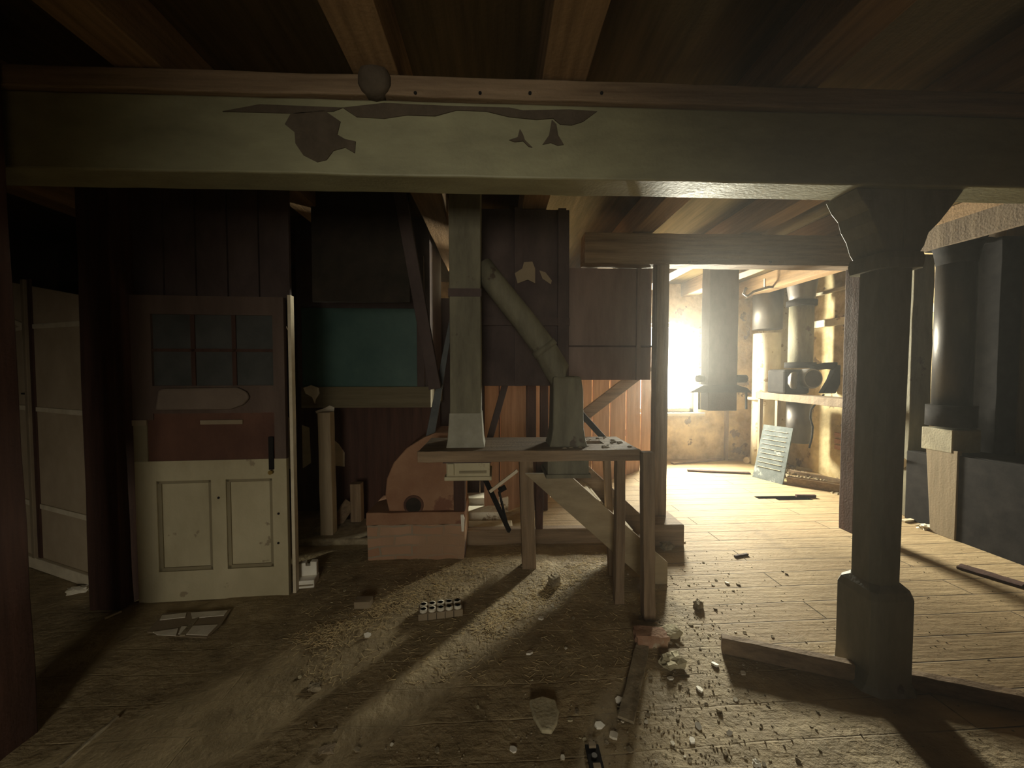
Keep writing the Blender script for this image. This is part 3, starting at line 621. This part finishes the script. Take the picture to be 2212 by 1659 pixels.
# pale leaning boarding on the left
t = thing('boarding_panel', 'tan sheet boarding with pale battens left of the dark post', 'panel', (-3.2, 3.0, 0))
pa = Vector((-3.92, 3.30, .0)); pb = Vector((-2.60, 2.74, .0)); pd = (pb-pa).normalized(); pn = Vector((pd.y, -pd.x, 0))
def pbox(u0, u1, z0, z1, n0, n1, z0b=None, z1b=None):
    z0b = z0 if z0b is None else z0b; z1b = z1 if z1b is None else z1b
    c = [pa+pd*u+pn*k for u, k in ((u0,n1),(u1,n1),(u1,n0),(u0,n0))]
    zz0 = [z0,z0b,z0b,z0]; zz1 = [z1,z1b,z1b,z1]
    return MB().hexa([p+Vector((0,0,z)) for p, z in zip(c, zz0)] + [p+Vector((0,0,z)) for p, z in zip(c, zz1)])
PW = (pb-pa).length
pbox(-.6, PW, .0, 2.33, -.02, 0, None, 1.99).build('sheet', mat('tan sheet boarding', (.34,.265,.175),(.44,.35,.24),(3,3,3),.9,.1), t)
pbox(.40, .445, .08, 2.2, .0, .03).build('batten', M_tan, t, bevel=.004)
pbox(.447, .49, .08, 2.2, .0, .012).build('dark_gap_strip', M_darkz, t)
for (z_, zb_) in ((.50,.47),(1.22,1.21),(1.93,1.83)):
    pbox(.0, .395, z_, z_+.035, .0, .012, zb_, zb_+.04).build('rail', M_tanl, t, bevel=.004)
    pbox(.50, PW-.1, zb_, zb_+.035, .0, .012, zb_-.01, zb_+.03).build('rail', M_tanl, t, bevel=.004)
pbox(-.1, .395, 1.80, 1.83, .0, .010, 1.83, 1.855).build('rail', M_tanl, t)
pbox(.365, .398, 1.36, 1.78, .0, .018).build('strip', M_tanl, t)
pbox(.33, .40, 1.335, 1.348, .0, .025).build('hook', M_iron, t)
pbox(-.6, PW, .0, .085, .0, .03).build('skirting', M_tanl, t, bevel=.006)
tag(MB().bar((-2.02, 1.60, 0), (-2.06, 1.60, CZ), .20, .16, up=(0,1,0), n=10, amp=.002).build('timber_post', M_darkz, bevel=.006), 'dim brown post at the left edge of the picture', 'post')
# cable from the ceiling to the gap by the door
pth = [Vector((at(470,420,3.0).x, 3.0, CZ))] + [at(x, y, 3.0) for x, y in ((497,500),(520,540),(548,590),(580,640),(608,685),(622,715),(625,790),(626,900))]
tag(MB().tube(pth, .0045, 8).build('cable', M_dust, smooth=True), 'thin cable slanting down in the dark to the right edge of the door', 'cable')
# dim red boards high at upper left
for k, pts in enumerate(([(262,475),(300,490),(368,520),(366,538),(310,520),(268,496)], [(278,570),(330,560),(372,564),(370,580),(330,574),(285,578)])):
    rag('red_board', pts, 4.742, M_red, ['dim red brown scrap of board high above the boarding, upper one', 'dim red brown scrap of board high above the boarding, lower one'][k], 'board')

# ================================================================ FAR ROOM
# hanging square duct
c = at(1557, 700, 4.9); hw = (at(1595,700,4.9).x-at(1518,700,4.9).x)/2; zb = at(1557,887,4.9).z
t = thing('hanging_duct', 'dark square duct hanging from the ceiling in front of the window', 'duct', (c.x, 5.1, zb))
xl = at(1533,700,4.9).x; xr = at(1595,700,4.9).x
MB().bar(((xl+xr)/2, 5.0, zb), ((xl+xr)/2, 5.0, CZ), xr-xl, .20, up=(0,1,0), n=12, amp=.003).build('duct_body', M_metal if False else M_dark, t, bevel=.006)
zf = at(1557,848,4.8).z
MB().prism([at(1490,848,4.85), at(1520,832,4.85), at(1594,832,4.85), at(1614,838,4.85), at(1624,848,4.85)], (0,.3,0)).build('shelf_wings', M_iron, t)
for px in (1510, 1612): MB().bar(at(px,848,4.95), at(px,884,4.95), .02, .02, up=(0,1,0)).build('bracket', M_iron, t)
MB().tube([at(1505,818,4.9), at(1520,818,4.9)], .045, 14).build('flange_left', M_iron, t, smooth=True)
MB().tube([at(1593,818,4.9), at(1611,818,4.9)], .05, 14).build('flange_right', M_iron, t, smooth=True)
# whitewashed round pipe in the corner
c = at(1655, 800, 6.1); r_ = (at(1682,800,6.1).x-at(1629,800,6.1).x)/2
t = thing('corner_pipe', 'whitewashed round pipe in the far corner with a grey metal sleeve on top', 'pipe', (c.x, 6.1, 0))
MB().tube([(c.x,6.1,0),(c.x,6.1,.9),(c.x,6.1,1.0),(c.x,6.1,2.10)], r_-.01, 28).build('whitewashed_pipe', M_white, t, smooth=True)
MB().tube([(c.x,6.1,at(1655,712,6.1).z),(c.x,6.1,at(1655,628,6.1).z)], r_+.004, 28).build('metal_sleeve', M_metal, t, smooth=True)
MB().tube([(c.x,6.1,1.05),(c.x,6.1,1.09)], r_+.06, 28).build('flange', M_tanl, t, smooth=True)
# funnel pipe
c = at(1728, 800, 5.5); r_ = .165; x_ = c.x
t = thing('funnel_pipe', 'dusty down pipe with a dark funnel head in front of the plaster wall', 'pipe', (x_, 5.5, at(1728,955,5.5).z))
z = lambda py: at(1728, py, 5.5).z
MB().tube([(x_,5.5,z(656)),(x_,5.5,z(640)),(x_-.01,5.5,z(585)),(x_-.01,5.5,z(570))], [.145,.16,.21,.21], 28).build('funnel', M_metal, t, smooth=True)
MB().tube([(x_,5.5,z(662)),(x_,5.5,z(650))], .185, 28).build('ring', M_iron, t, smooth=True)
MB().tube([(x_,5.5,z(795)),(x_,5.5,z(655))], .150, 28).build('upper_pipe', M_pipe, t, smooth=True)
MB().tube([(x_,5.5,z(795)),(x_,5.5,z(783))], .19, 28).build('ring', M_iron, t, smooth=True)
MB().tube([(x_,5.5,z(955)),(x_,5.5,z(868))], .155, 28).build('lower_pipe', M_metal, t, smooth=True)
# thin curled bracket pipe above
tag(MB().tube([at(1612,622,5.6), at(1606,634,5.6), at(1614,640,5.6), at(1628,630,5.6), at(1660,620,5.6), at(1700,620,5.6)], .018, 10).build('thin_pipe', M_metal, smooth=True), 'thin bent pipe with a hook end left of the funnel head', 'pipe')
tag(MB().bar(at(1652,625,5.62), at(1652,602,5.62), .02, .02, up=(0,1,0)).build('pipe_hanger', M_tanl), 'small pale hanger above the thin bent pipe', 'hanger')
# shelf along the right wall
zs = 1.17; sx0, sx1 = 4.12, 4.34
t = thing('machine_shelf', 'long dusty timber shelf on legs along the plaster wall', 'shelf', (4.2, 5.0, 0))
MB().bar((4.10, 4.20, zs-.03), (4.10, 5.88, zs-.03), .24, .10, n=14, amp=.003).build('shelf_beam', M_brownw, t, bevel=.005)
for y in (5.82, 5.45): MB().bar((4.02, y, 0), (4.02, y, zs-.07), .05, .05, up=(0,1,0)).build('leg', M_tan, t, bevel=.003)
# blower housing, wheels, belts
yc = 5.42
t = thing('blower', 'black blower housing with a round opening on the shelf', 'blower', (4.2, 5.4, zs+.02))
A = at(1700, 845, yc); B = at(1750, 790, yc)
MB().box(3.97, 4.33, 5.26, 5.62, zs+.02, zs+.36).build('housing', M_iron, t, bevel=.03)
bc = Vector((4.18, 5.29, zs+.185))
cc = at(1757, 818, 5.15)
MB().tube([cc+Vector((.0,.16,0)), cc+Vector((0,.02,0)), cc], [.135,.135,.13], 32).build('round_inlet', M_metal, t, smooth=True)
MB().tube([cc+Vector((0,-.004,0)), cc+Vector((0,.0,0))], .115, 32).build('inlet_mouth', M_void, t, smooth=True)
cs = at(1718, 822, 5.2)
MB().tube([cs+Vector((-.06,.06,0)), cs+Vector((-.03,.04,0)), cs], [.05,.11,.12], 24).build('side_bell', M_metal, t, smooth=True)
tag(MB().prism([at(1755,790,5.3), at(1790,783,5.3), at(1822,782,5.3), at(1822,800,5.3), at(1790,797,5.3), at(1760,800,5.3)], (0,.08,0)).build('belt_guard', M_iron, bevel=.01), 'black curved arm above the round blower opening', 'arm')
tag(MB().prism([at(1823,782,5.25), at(1823,812,5.25), at(1806,850,5.25), at(1778,850,5.25), at(1795,822,5.25), at(1804,800,5.25)], (0,.09,0)).build('support_bracket', M_iron, bevel=.01), 'black wedge shaped bracket on the shelf beside the blower', 'bracket')
pth = [at(x, y, 4.9) for x, y in ((1780,852),(1765,868),(1752,885),(1750,902),(1756,922),(1754,945),(1748,968))]
tag(MB().tube(pth, .011, 8).build('hanging_hose', M_iron, smooth=True), 'dark hose hanging from the shelf in front of the plaster wall', 'hose')
# pale pipe along the right wall, pilaster, skirting rubble, brick patch
zp = at(1800, 690, 5.6).z
tag(MB().bar((4.70, 3.6, 2.19), (4.70, 6.5, 2.19), .06, .10).build('pale_rail', M_white, bevel=.008), 'pale horizontal rail high on the plaster wall behind the funnel pipe', 'rail')
tag(MB().bar((4.68, 3.6, 2.66), (4.68, 6.5, 2.60), .05, .04).build('thin_rail', M_tanl, bevel=.004), 'thin rail under the ceiling on the plaster wall', 'rail')
rnd = random.Random(5)
bp_ = MB()
for i in range(9):
    yy = 4.95 + .115*(i % 3) + rnd.uniform(-.02,.02); zz = .42 + .085*(i//3)
    bp_.box(4.73, 4.762, yy, yy+.10, zz, zz+.06)
tag(bp_.build('exposed_bricks', mat('salmon brick', (.45,.22,.13),(.6,.34,.22),(9,9,9),.9,.5)), 'exposed salmon bricks low on the plaster wall right of the hose', 'bricks')
struct('trim_3', MB().bar((4.60, 6.35, 0), (4.60, 6.35, CZ), .30, .40, up=(0,1,0), n=14, amp=.01), M_white)
tag(MB().bar((3.88, 6.46, 0), (3.88, 6.46, 2.1), .05, .05, up=(0,1,0)).build('wall_conduit', M_woodz), 'thin brown upright against the far wall left of the whitewashed pipe', 'conduit')

# leaning ribbed sheet
p = [at(1625,1030,5.0), at(1690,1047,4.9), at(1713,925,5.2), at(1640,916,5.3)]
p[0].z = 0.012; p[1].z = 0.012
p = [fl(1625,1030), fl(1690,1047), None, None]
p[2] = at(1713,925,5.22); p[3] = p[2] + (p[0]-p[1])*0.98
t = thing('ribbed_sheet', 'whitish grey ribbed sheet leaning upright on the far floor', 'sheet', tuple((p[0]+p[1])/2))
nn = (p[1]-p[0]).cross(p[3]-p[0]).normalized()
if nn.y > 0: nn = -nn
MB().prism(p, -nn*.02).build('sheet_body', M_greyp, t)
for i in range(9):
    f0 = .22+.085*i; a_ = p[0].lerp(p[3], f0).lerp(p[1].lerp(p[2], f0), .08); b_ = p[0].lerp(p[3], f0).lerp(p[1].lerp(p[2], f0), .86)
    MB().bar(a_+nn*.004, b_+nn*.004, .006, .006, up=tuple(nn)).build('rib', M_tanl, t)
tag(MB().bar((p[3]+Vector((.05,.02,-.03))), Vector((p[3].x+.10, p[3].y-.32, 0.012)), .03, .03).build('prop_stick', M_woodx), 'stick propping the ribbed sheet from behind', 'stick')
# loose timbers on far floor
def lie(name, a_, b_, w, h, m, lab, cat, group=None, lift=0.0):
    A = fl(*a_); B = fl(*b_); A.z = ground(A.x, A.y)+h/2+lift+.001; B.z = ground(B.x, B.y)+h/2+lift+.001
    return tag(MB().bar(A, B, w, h, n=6, amp=.002).build(name, m, bevel=.002), lab, cat, group)
lie('loose_lath', (1452,1003), (1560,994), .07, .03, M_woodx, 'grey lath on the floor below the window wall', 'lath')
lie('loose_lath', (1485,1018), (1620,1024), .06, .025, M_darkz, 'dark lath on the floor pointing at the ribbed sheet', 'lath')
lie('floor_pole', (1700,1045), (1850,1068), .10, .10, M_woodx, 'thick dusty pole on the floor right of the ribbed sheet', 'pole')
lie('loose_lath', (1705,1020), (1850,1050), .07, .04, M_woodx, 'thin grey lath behind the thick pole on the far floor', 'lath')
lie('loose_lath', (1720,1012), (1835,1030), .05, .03, M_tanl, 'pale lath near the foot of the plaster wall', 'lath')
c = fl(1616, 1000); c.z = .05
tag(MB().tube([c+Vector((-.05,-.03,0)), c+Vector((.06,.03,0))], [.05,.04], 16).build('broken_pot', M_tanl, smooth=True), 'small tan pot lying on its side by the far wall', 'pot')
tag(MB().bar(fl(1750,1076)+Vector((-.15,.03,.02)), fl(1765,1078)+Vector((.02,.05,.02)), .03, .03).build('wood_splinter', M_darkz), 'dark splinter at the right end of the floor hole', 'splinter')

# ================================================================ RIGHT SIDE
M_brownw2 = mat('end board wood', (0.16, 0.125, 0.08), (0.23, 0.18, 0.12), GZ, 0.9, 0.2)
M_dpipe = mat('dark iron pipe', (0.03, 0.027, 0.025), (0.06, 0.053, 0.048), (5,5,1.5), 0.45, 0.08, metal=0.5)
t = thing('floor_bin', 'long black open bin along the right wall with a pale end board', 'bin', (4.4, 2.9, 0))
MB().box(4.10, 4.13, 1.0, 3.32, 0, .76).box(4.13, 4.74, 1.0, 1.03, 0, .76).box(4.13, 4.74, 3.40, 3.43, 0, .76).build('bin_sides', M_iron, t)
MB().hexa([(4.085,3.30,0),(4.125,3.30,0),(4.125,3.50,0),(4.085,3.50,0),(4.085,3.30,.80),(4.125,3.30,.80),(4.125,3.56,.80),(4.085,3.56,.80)]).build('end_board', M_brownw2, t, bevel=.004)
MB().box(4.13, 4.74, 1.0, 3.43, .74, .77).build('lid', M_iron, t)
zt2 = .78
cx = 4.21; cy = 3.47; rr = .132
t = thing('elevator_pipe', 'tall round iron pipe with flanged foot at the right', 'pipe', (cx, cy, zt2))
zq = lambda py: at(2055, py, cy).z
MB().box(cx-.13, cx+.14, cy-.13, cy+.13, .772, zq(925)).build('wooden_stub', mat('pale stub', (.20,.175,.12),(.29,.26,.18),(6,6,6),.8,.3, spots=((.12,.08,.05),7,.68)), t, bevel=.008)
MB().tube([(cx,cy,zq(920)),(cx,cy,zq(875))], rr+.035, 32).build('foot_flange', M_iron, t, smooth=True)
MB().tube([(cx,cy,zq(878)),(cx,cy,zq(570))], rr, 32).build('pipe_shaft', M_dpipe, t, smooth=True)
MB().tube([(cx,cy,zq(572)),(cx,cy,zq(540)),(cx,cy,zq(500)),(cx,cy,min(2.66,zq(470)))], [rr,rr+.02,rr+.08,rr+.10], 32).build('pipe_head', M_iron, t, smooth=True)
tag(MB().bar((4.55, 3.42, .77), (4.55, 3.42, 2.70), .20, .20, up=(0,1,0), n=10, amp=.002).build('square_duct', M_iron, bevel=.005), 'black square duct right behind the iron pipe', 'duct')
tag(MB().bar((4.36, 4.02, .0), (4.36, 4.02, 2.70), .22, .30, up=(0,1,0), n=12, amp=.004).build('wooden_duct', M_pipe, bevel=.006), 'rough grey wooden trunk between the grey column and the iron pipe', 'duct')
tag(MB().bar((4.33, 3.72, .0), (4.33, 3.72, .70), .26, .24, up=(0,1,0)).build('trunk_boot', M_iron, bevel=.008), 'black box at the foot of the rough wooden trunk', 'box')
tag(MB().bar((3.78, 1.1, 2.66), (3.78, 3.47, 2.66), .03, .19, n=10, amp=.003).build('edge_plank', M_brownw), 'greenish plank on edge under the ceiling above the iron pipe', 'plank')
p = [fl(1946,1092), fl(1957,1094), at(1978,1008,3.84), at(1946,984,3.84)]
tag(MB().prism(p, (0,.02,0)).build('white_sheet', M_pale), 'small white sheet leaning just right of the grey column', 'sheet')
tag(MB().bar((4.70, 2.0, 1.18), (4.70, 3.15, 1.18), .06, .05).build('wall_rail', M_woody), 'dim wooden rail on the right wall beyond the black duct', 'rail')
lie('loose_lath', (1950,1112), (2005,1120), .05, .02, M_tanl, 'thin pale lath on the floor right of the grey column', 'lath')
lie('loose_lath', (1950,1128), (1990,1122), .04, .02, M_tanl, 'short pale lath beside the thin one right of the column', 'lath')
# dark board on the floor at right
lie('floor_board', (2070,1225), (2212,1268), .10, .018, M_darkz, 'dark flat board on the floor in front of the black bin', 'board')

# ================================================================ NEAR FLOOR
# long timber past the foot of the column
A = fl(1558, 1408); B = fl(1842, 1468); C = Vector((1.98, 1.80, 0)); D = fl(2212, 1532)
def gr(v, h): v = v.copy(); v.z = ground(v.x, v.y)+h; return v
tag(MB().bar(gr(A,.045), gr(B,.045), .045, .085, n=8, amp=.0015).build('floor_timber', M_woodx, bevel=.004), 'grey timber on edge on the floor running up to the column foot from the left', 'timber', None)
tag(MB().bar(gr(fl(1955,1480),.035), gr(D,.035), .05, .07, n=8, amp=.002).build('floor_timber', M_woodx, bevel=.004), 'grey timber on the floor from the column foot to the right edge', 'timber', None)
# brick and strip near the railing foot
def block(name, px, py, sx, sy, sz, rot, m, lab, cat, jit=.12, seed=0, group=None):
    rnd = random.Random(seed); c = fl(px, py); c.z = ground(c.x, c.y)-.003
    bm = bmesh.new(); bmesh.ops.create_cube(bm, size=1)
    bmesh.ops.subdivide_edges(bm, edges=bm.edges, cuts=3, use_grid_fill=True)
    for v in bm.verts:
        v.co += Vector([rnd.uniform(-jit, jit) for _ in range(3)])*.35
        v.co = Vector((v.co.x*sx, v.co.y*sy, (v.co.z+.5)*sz))
    me = bpy.data.meshes.new(name); bm.to_mesh(me); bm.free(); me.materials.append(m)
    o = bpy.data.objects.new(name, me); COL.objects.link(o); o.location = c; o.rotation_euler = (0,0,rot); return tag(o, lab, cat, group)
block('brick', 1405, 1388, .17, .09, .065, -.1, M_brick, 'broken brick on the floor at the foot of the railing post', 'brick', .12, 2)
block('stone_lump', 1197, 1262, .07, .06, .06, .4, M_dust, 'dark lump of earth in the right streak of light', 'lump', .3, 3)
block('stone_lump', 1508, 1312, .045, .04, .04, .4, M_dust, 'small dark lump on the boards right of the railing post', 'lump', .3, 4)
block('rubble_heap', 1445, 1372, .12, .07, .035, .3, M_flint, 'pale heap of rubble right of the broken brick', 'rubble', .5, 5)
block('rubble_heap', 1452, 1435, .10, .07, .04, .2, M_flint, 'pale crumbled rubble in front of the broken brick', 'rubble', .5, 6)
block('stone_lump', 1440, 1185, .09, .07, .05, .2, M_dust, 'earth clod leaning against the end of the sill timber', 'lump', .4, 8)
# flat flagstone scrap
c = fl(1178, 1560); pts = [fl(x, y, .012) for x, y in ((1143,1520),(1172,1511),(1200,1520),(1208,1545),(1204,1568),(1192,1588),(1170,1586),(1152,1556))]
tag(MB().prism(pts, (0,0,.02)).build('paper_lump', M_flint, bevel=.006), 'large flat yellowish stone flake in the foreground', 'stone')
# ten-hole block
def multi(px, py, rot):
    c = fl(px, py); c.z = ground(c.x, c.y)+.002
    t = thing('perforated_block', 'pale ceramic block with two rows of round cups lying on the dark floor', 'block', tuple(c))
    g = MB(); n = 5; p_ = .052; rm = .017
    for j in range(2):
        for i in range(n):
            g.tube([c+Vector(((i-2)*p_, (j-.5)*p_, .0)), c+Vector(((i-2)*p_, (j-.5)*p_, .058))], .024, 14, cap=False)
    b_ = MB().box(c.x-.135, c.x+.135, c.y-.056, c.y+.056, c.z, c.z+.042).build('block_body', M_tan, t, bevel=.004)
    for j in range(2):
        for i in range(n):
            q = c+Vector(((i-2)*p_, (j-.5)*p_, .04))
            MB().tube([q, q+Vector((0,0,.018)), q+Vector((0,0,.018)), q+Vector((0,0,.002))], [.0235,.0225,.015,.015], 14, cap=False).build('cup', M_pale, t, smooth=True)
    for i in range(4):
        MB().box(c.x+(i-1.5)*p_-.002, c.x+(i-1.5)*p_+.002, c.y-.058, c.y-.056, c.z, c.z+.04).build('groove', M_void, t)
    t.rotation_euler = (0, 0, rot); return t
multi(952, 1326, radians(9))
# white notched box
c = fl(657, 1272); c.z = ground(c.x, c.y)+.002
t = thing('notched_box', 'small white notched ceramic box standing beside the cream door', 'box', tuple(c))
MB().box(c.x-.065, c.x+.065, c.y-.0, c.y+.12, c.z, c.z+.055).build('box_body', M_ceramic, t, bevel=.006)
MB().prism([c+Vector(v) for v in ((-.062,.07,.055),(.062,.07,.055),(.062,.07,.15),(.02,.07,.155),(.02,.07,.125),(-.01,.07,.125),(-.012,.07,.15),(-.055,.07,.145))], (0,.045,0)).build('notched_back', M_ceramic, t, bevel=.004)
MB().box(c.x-.06, c.x+.06, c.y-.002, c.y, c.z+.018, c.z+.028).build('dark_groove', M_dust, t)
t.rotation_euler = (0,0,radians(8))
# newspaper
pts = [fl(318,1366,.01), fl(352,1326,.01), fl(420,1322,.01), fl(500,1317,.01), fl(478,1350,.01), fl(447,1379,.01), fl(390,1376,.01)]
t = thing('newspaper', 'open crumpled newspaper sheet lying on the floor in front of the cream door', 'newspaper', tuple(pts[0]))
MB().prism(pts, (0,0,.004)).build('sheet', M_tan, t)
for k, q in enumerate(([(350,1330),(403,1324),(400,1334),(345,1340)], [(412,1324),(492,1319),(484,1330),(415,1336)], [(392,1354),(470,1350),(448,1373),(385,1370)], [(330,1366),(385,1358),(380,1374),(340,1372)])):
    MB().prism([fl(x, y, .015) for x, y in q], (0,0,.003)).build('printed_column', M_pale, t)
MB().prism([fl(418,1340,.014), fl(430,1336,.014), fl(400,1374,.014), fl(388,1374,.014)], (0,0,.008)).build('fold', M_dust, t)
# small grey box
c = fl(783, 1316); c.z = ground(c.x, c.y)
tag(MB().box(c.x-.05, c.x+.05, c.y-.01, c.y+.06, c.z, c.z+.045).build('small_box', M_tan, bevel=.003), 'small grey brown box lying left of the perforated block', 'box')
# hinge plate at the bottom edge
c0 = gr(fl(1278,1608), .006); c1 = gr(fl(1292,1675), .006)
t = thing('hinge_strap', 'dark iron strap with pale blocks lying at the bottom edge of the picture', 'strap', tuple(c0))
MB().bar(c0, c1, .055, .012).build('strap', M_iron, t, bevel=.002)
for f_ in (.08, .85): q = c0.lerp(c1, f_)+Vector((0,0,.012)); MB().bar(q-Vector((.014,0,0)), q+Vector((.014,0,0)), .018, .012).build('pale_block', M_tan, t)
q = c0.lerp(c1, .45)+Vector((0,0,.006)); MB().tube([q, q+Vector((0,0,.006))], .011, 14).build('bolt', M_metal, t)
# stick, lower left
lie('stick', (255,1552), (130,1659), .012, .012, M_dust, 'thin straight stick on the floor at the lower left', 'stick')
lie('stick', (262,1322), (225,1340), .012, .012, M_tanl, 'small pale stick at the foot of the dark post', 'stick')
rp = [gr(fl(x, y), .006) for x, y in ((1400,1395),(1378,1470),(1340,1540),(1310,1600))]
lie('loose_lath', (1388,1398), (1352,1560), .07, .012, M_dust, 'dust covered board edge running from the brick towards the camera', 'lath')
lie('wood_splinter', (1587,1204), (1615,1199), .02, .015, M_darkz, 'dark splinter in the middle of the lit boards', 'splinter')
block('crumpled_paper', 168, 1278, .10, .05, .04, .2, M_pale, 'crumpled pale paper at the foot of the tan boarding', 'paper', .4, 9)
block('crumpled_foil', 1634, 1652, .022, .02, .018, .2, M_ceramic, 'shiny crumpled scrap at the bottom edge right of centre', 'scrap', .5, 10)
block('rubble_heap', 2000, 1142, .12, .07, .04, .2, M_pale, 'pale rubble at the foot of the black trunk box', 'rubble', .5, 11)
block('stone_lump', 680, 1485, .05, .04, .02, .2, M_dust, 'small clod of dirt on the open floor left of centre', 'lump', .5, 12)
block('crumpled_paper', 706, 1622, .05, .03, .012, .2, M_tan, 'small pale litter at the bottom edge left of centre', 'litter', .5, 13)

# chips: individual pale shards where the photo shows them
def chip(seed, m):
    rnd = random.Random(seed); n = 6; o = []
    for i in range(n):
        a = 2*pi*i/n; r_ = .011*(.6+.7*rnd.random()); o.append(Vector((cos(a)*r_*1.3, sin(a)*r_, 0)))
    me_o = MB().prism(o, (0,0,.005)); return me_o
protos = []
for s_ in range(4):
    me = bpy.data.meshes.new('chip'); g = chip(s_, None); me.from_pydata([tuple(v) for v in g.v], [], g.f); me.materials.append([M_ceramic, M_pale, M_dust, M_flint][s_]); protos.append(me)
first = bpy.data.objects.new('plaster_chip', protos[0])
def put_chip(px, py, k, sc, grp, lab):
    c = fl(px, py); o = first.copy(); o.data = protos[k]; COL.objects.link(o); rnd = random.Random(int(px*7+py))
    o.location = (c.x, c.y, ground(c.x, c.y)+.001); o.rotation_euler = (rnd.uniform(-.3,.3), rnd.uniform(-.3,.3), rnd.uniform(0,6.28)); o.scale = (sc, sc, sc*1.2)
    tag(o, lab, 'chip', grp); return o
spec = [(1545,1438,1.5,'white plaster chip just left of the long timber end'),(1336,1512,1.5,'white plaster chip right of the stone flake'),(1293,1565,1.6,'white chip below right of the stone flake'),
        (1325,1590,1.6,'elongated pale chip near the iron strap'),(1510,1490,1.3,'small white flat chip in front of the rubble'),(1508,1568,1.2,'white chip in the right foreground with a dark shadow'),
        (1145,1411,1.5,'round white chip above the stone flake'),(1169,1338,1.5,'pointed pale chip in the dark floor right of the perforated block'),(795,1376,1.5,'white chip on the floor left of the perforated block'),
        (1110,1615,1.2,'white chip left of the stone flake near the bottom'),(1575,1585,1.0,'tiny white chip in the right foreground'),(1495,1600,1.1,'small white chip above the bottom edge, right of the strap'),
        (1450,1467,1.1,'white chip in front of the pale rubble'),(1605,1455,1.1,'dull chip below the long timber'),(1571,1261,1.3,'white chip on the lit boards in front of the dark splinter'),(1478,1172,1.2,'pale chip on the boards beside the sill timber')]
for i, (px, py, sc, lab) in enumerate(spec): put_chip(px, py, 0 if 'white' in lab else 1, sc, 'plaster chips', lab)
rnd = random.Random(11)
for i in range(120):
    if i < 70: px, py = rnd.gauss(1500, 110), rnd.uniform(1200, 1655)
    else: px, py = rnd.uniform(600, 1850), rnd.uniform(1230, 1655)
    if px < 500 or px > 1830: continue
    if 1360 < px < 1440 and 1330 < py < 1400: continue
    put_chip(px, py, rnd.choice([1,2,2,2,3]), rnd.uniform(.35, 1.0), 'small floor chips', 'small dull chip among the many scattered on the floor')
# straw and chaff in one loose layer
rnd = random.Random(21); g = MB()
for i in range(3600):
    px, py = rnd.uniform(650, 1420), rnd.uniform(1185, 1480)
    # pale straw laid thickest along the two light streaks to brighten them
    if rnd.random() < .75:
        t_ = rnd.random(); k = rnd.random() < .5
        px = (1090-420*t_ if k else 1310-270*t_) + rnd.gauss(0, 28); py = (1195+200*t_ if k else 1195+170*t_) + rnd.gauss(0, 12)
    c = fl(px, py)
    if c.y > 3.2: continue
    a = rnd.uniform(0, pi); l_ = rnd.uniform(.008, .042); z_ = ground(c.x, c.y)+.003
    d_ = Vector((cos(a)*l_, sin(a)*l_, rnd.uniform(-.003,.006))); c.z = z_
    g.bar(c-d_*.5, c+d_*.5, .0014, .0014)
o = g.build('straw_litter', M_straw); o['kind'] = 'stuff'; tag(o, 'loose straw and chaff scattered over the dark floor in front of the table', 'straw')
g = MB()
for i in range(1500):
    if rnd.random() < .6: px, py = rnd.gauss(1480, 90), rnd.uniform(1180, 1655)
    else: px, py = rnd.uniform(500, 2200), rnd.uniform(1100, 1655)
    c = fl(px, py)
    if abs(c.x-1.86) < .16 and abs(c.y-1.83) < .16 or c.x > 4.0 or c.y > 3.2: continue
    s_ = rnd.uniform(.0015, .0045); z_ = ground(c.x, c.y)-.001
    g.rsec([(c.x, c.y, z_, s_, s_*rnd.uniform(.5,1)), (c.x+s_*.2, c.y, z_+s_*1.1, s_*.5, s_*.4)])
o = g.build('grit', M_dust); o['kind'] = 'stuff'; tag(o, 'fine grit and crumbs scattered over the floor boards', 'grit')

m = bpy.data.materials.new('dust haze'); m.use_nodes = True; N = m.node_tree.nodes; L = m.node_tree.links  # scatter volume added to imitate lens glow around the far window
N.remove(N['Principled BSDF']); v = N.new('ShaderNodeVolumeScatter'); v.inputs['Density'].default_value = 0.008; v.inputs['Anisotropy'].default_value = 0.75
v.inputs['Color'].default_value = (0.95, 0.93, 0.88, 1)
L.new(v.outputs[0], N['Material Output'].inputs['Volume'])
o = MB().box(XL-.1, XR+.1, -.75, YF+.14, -.06, CZ+.05).build('dust_haze', m); o['kind'] = 'stuff'; tag(o, 'thin dusty haze hanging in the whole mill room', 'haze')
rnd = random.Random(33); g = MB()
for i in range(420):
    t_ = rnd.random(); x = 4.15 + .45*rnd.random(); y = 3.9 + 2.3*t_
    if 4.0 < x < 4.55 and y < 4.25: continue
    s_ = rnd.uniform(.006, .026); a = s_*rnd.uniform(.5,1.4)
    g.rsec([(x, y, -.002, s_, a), (x+s_*.2, y, s_*.9, s_*.5, a*.4)])
o = g.build('plaster_rubble', M_dust); o['kind'] = 'stuff'; tag(o, 'fallen plaster rubble along the foot of the plaster wall', 'rubble')
for o in bpy.data.objects:
    if '_o' in o.keys(): del o['_o']
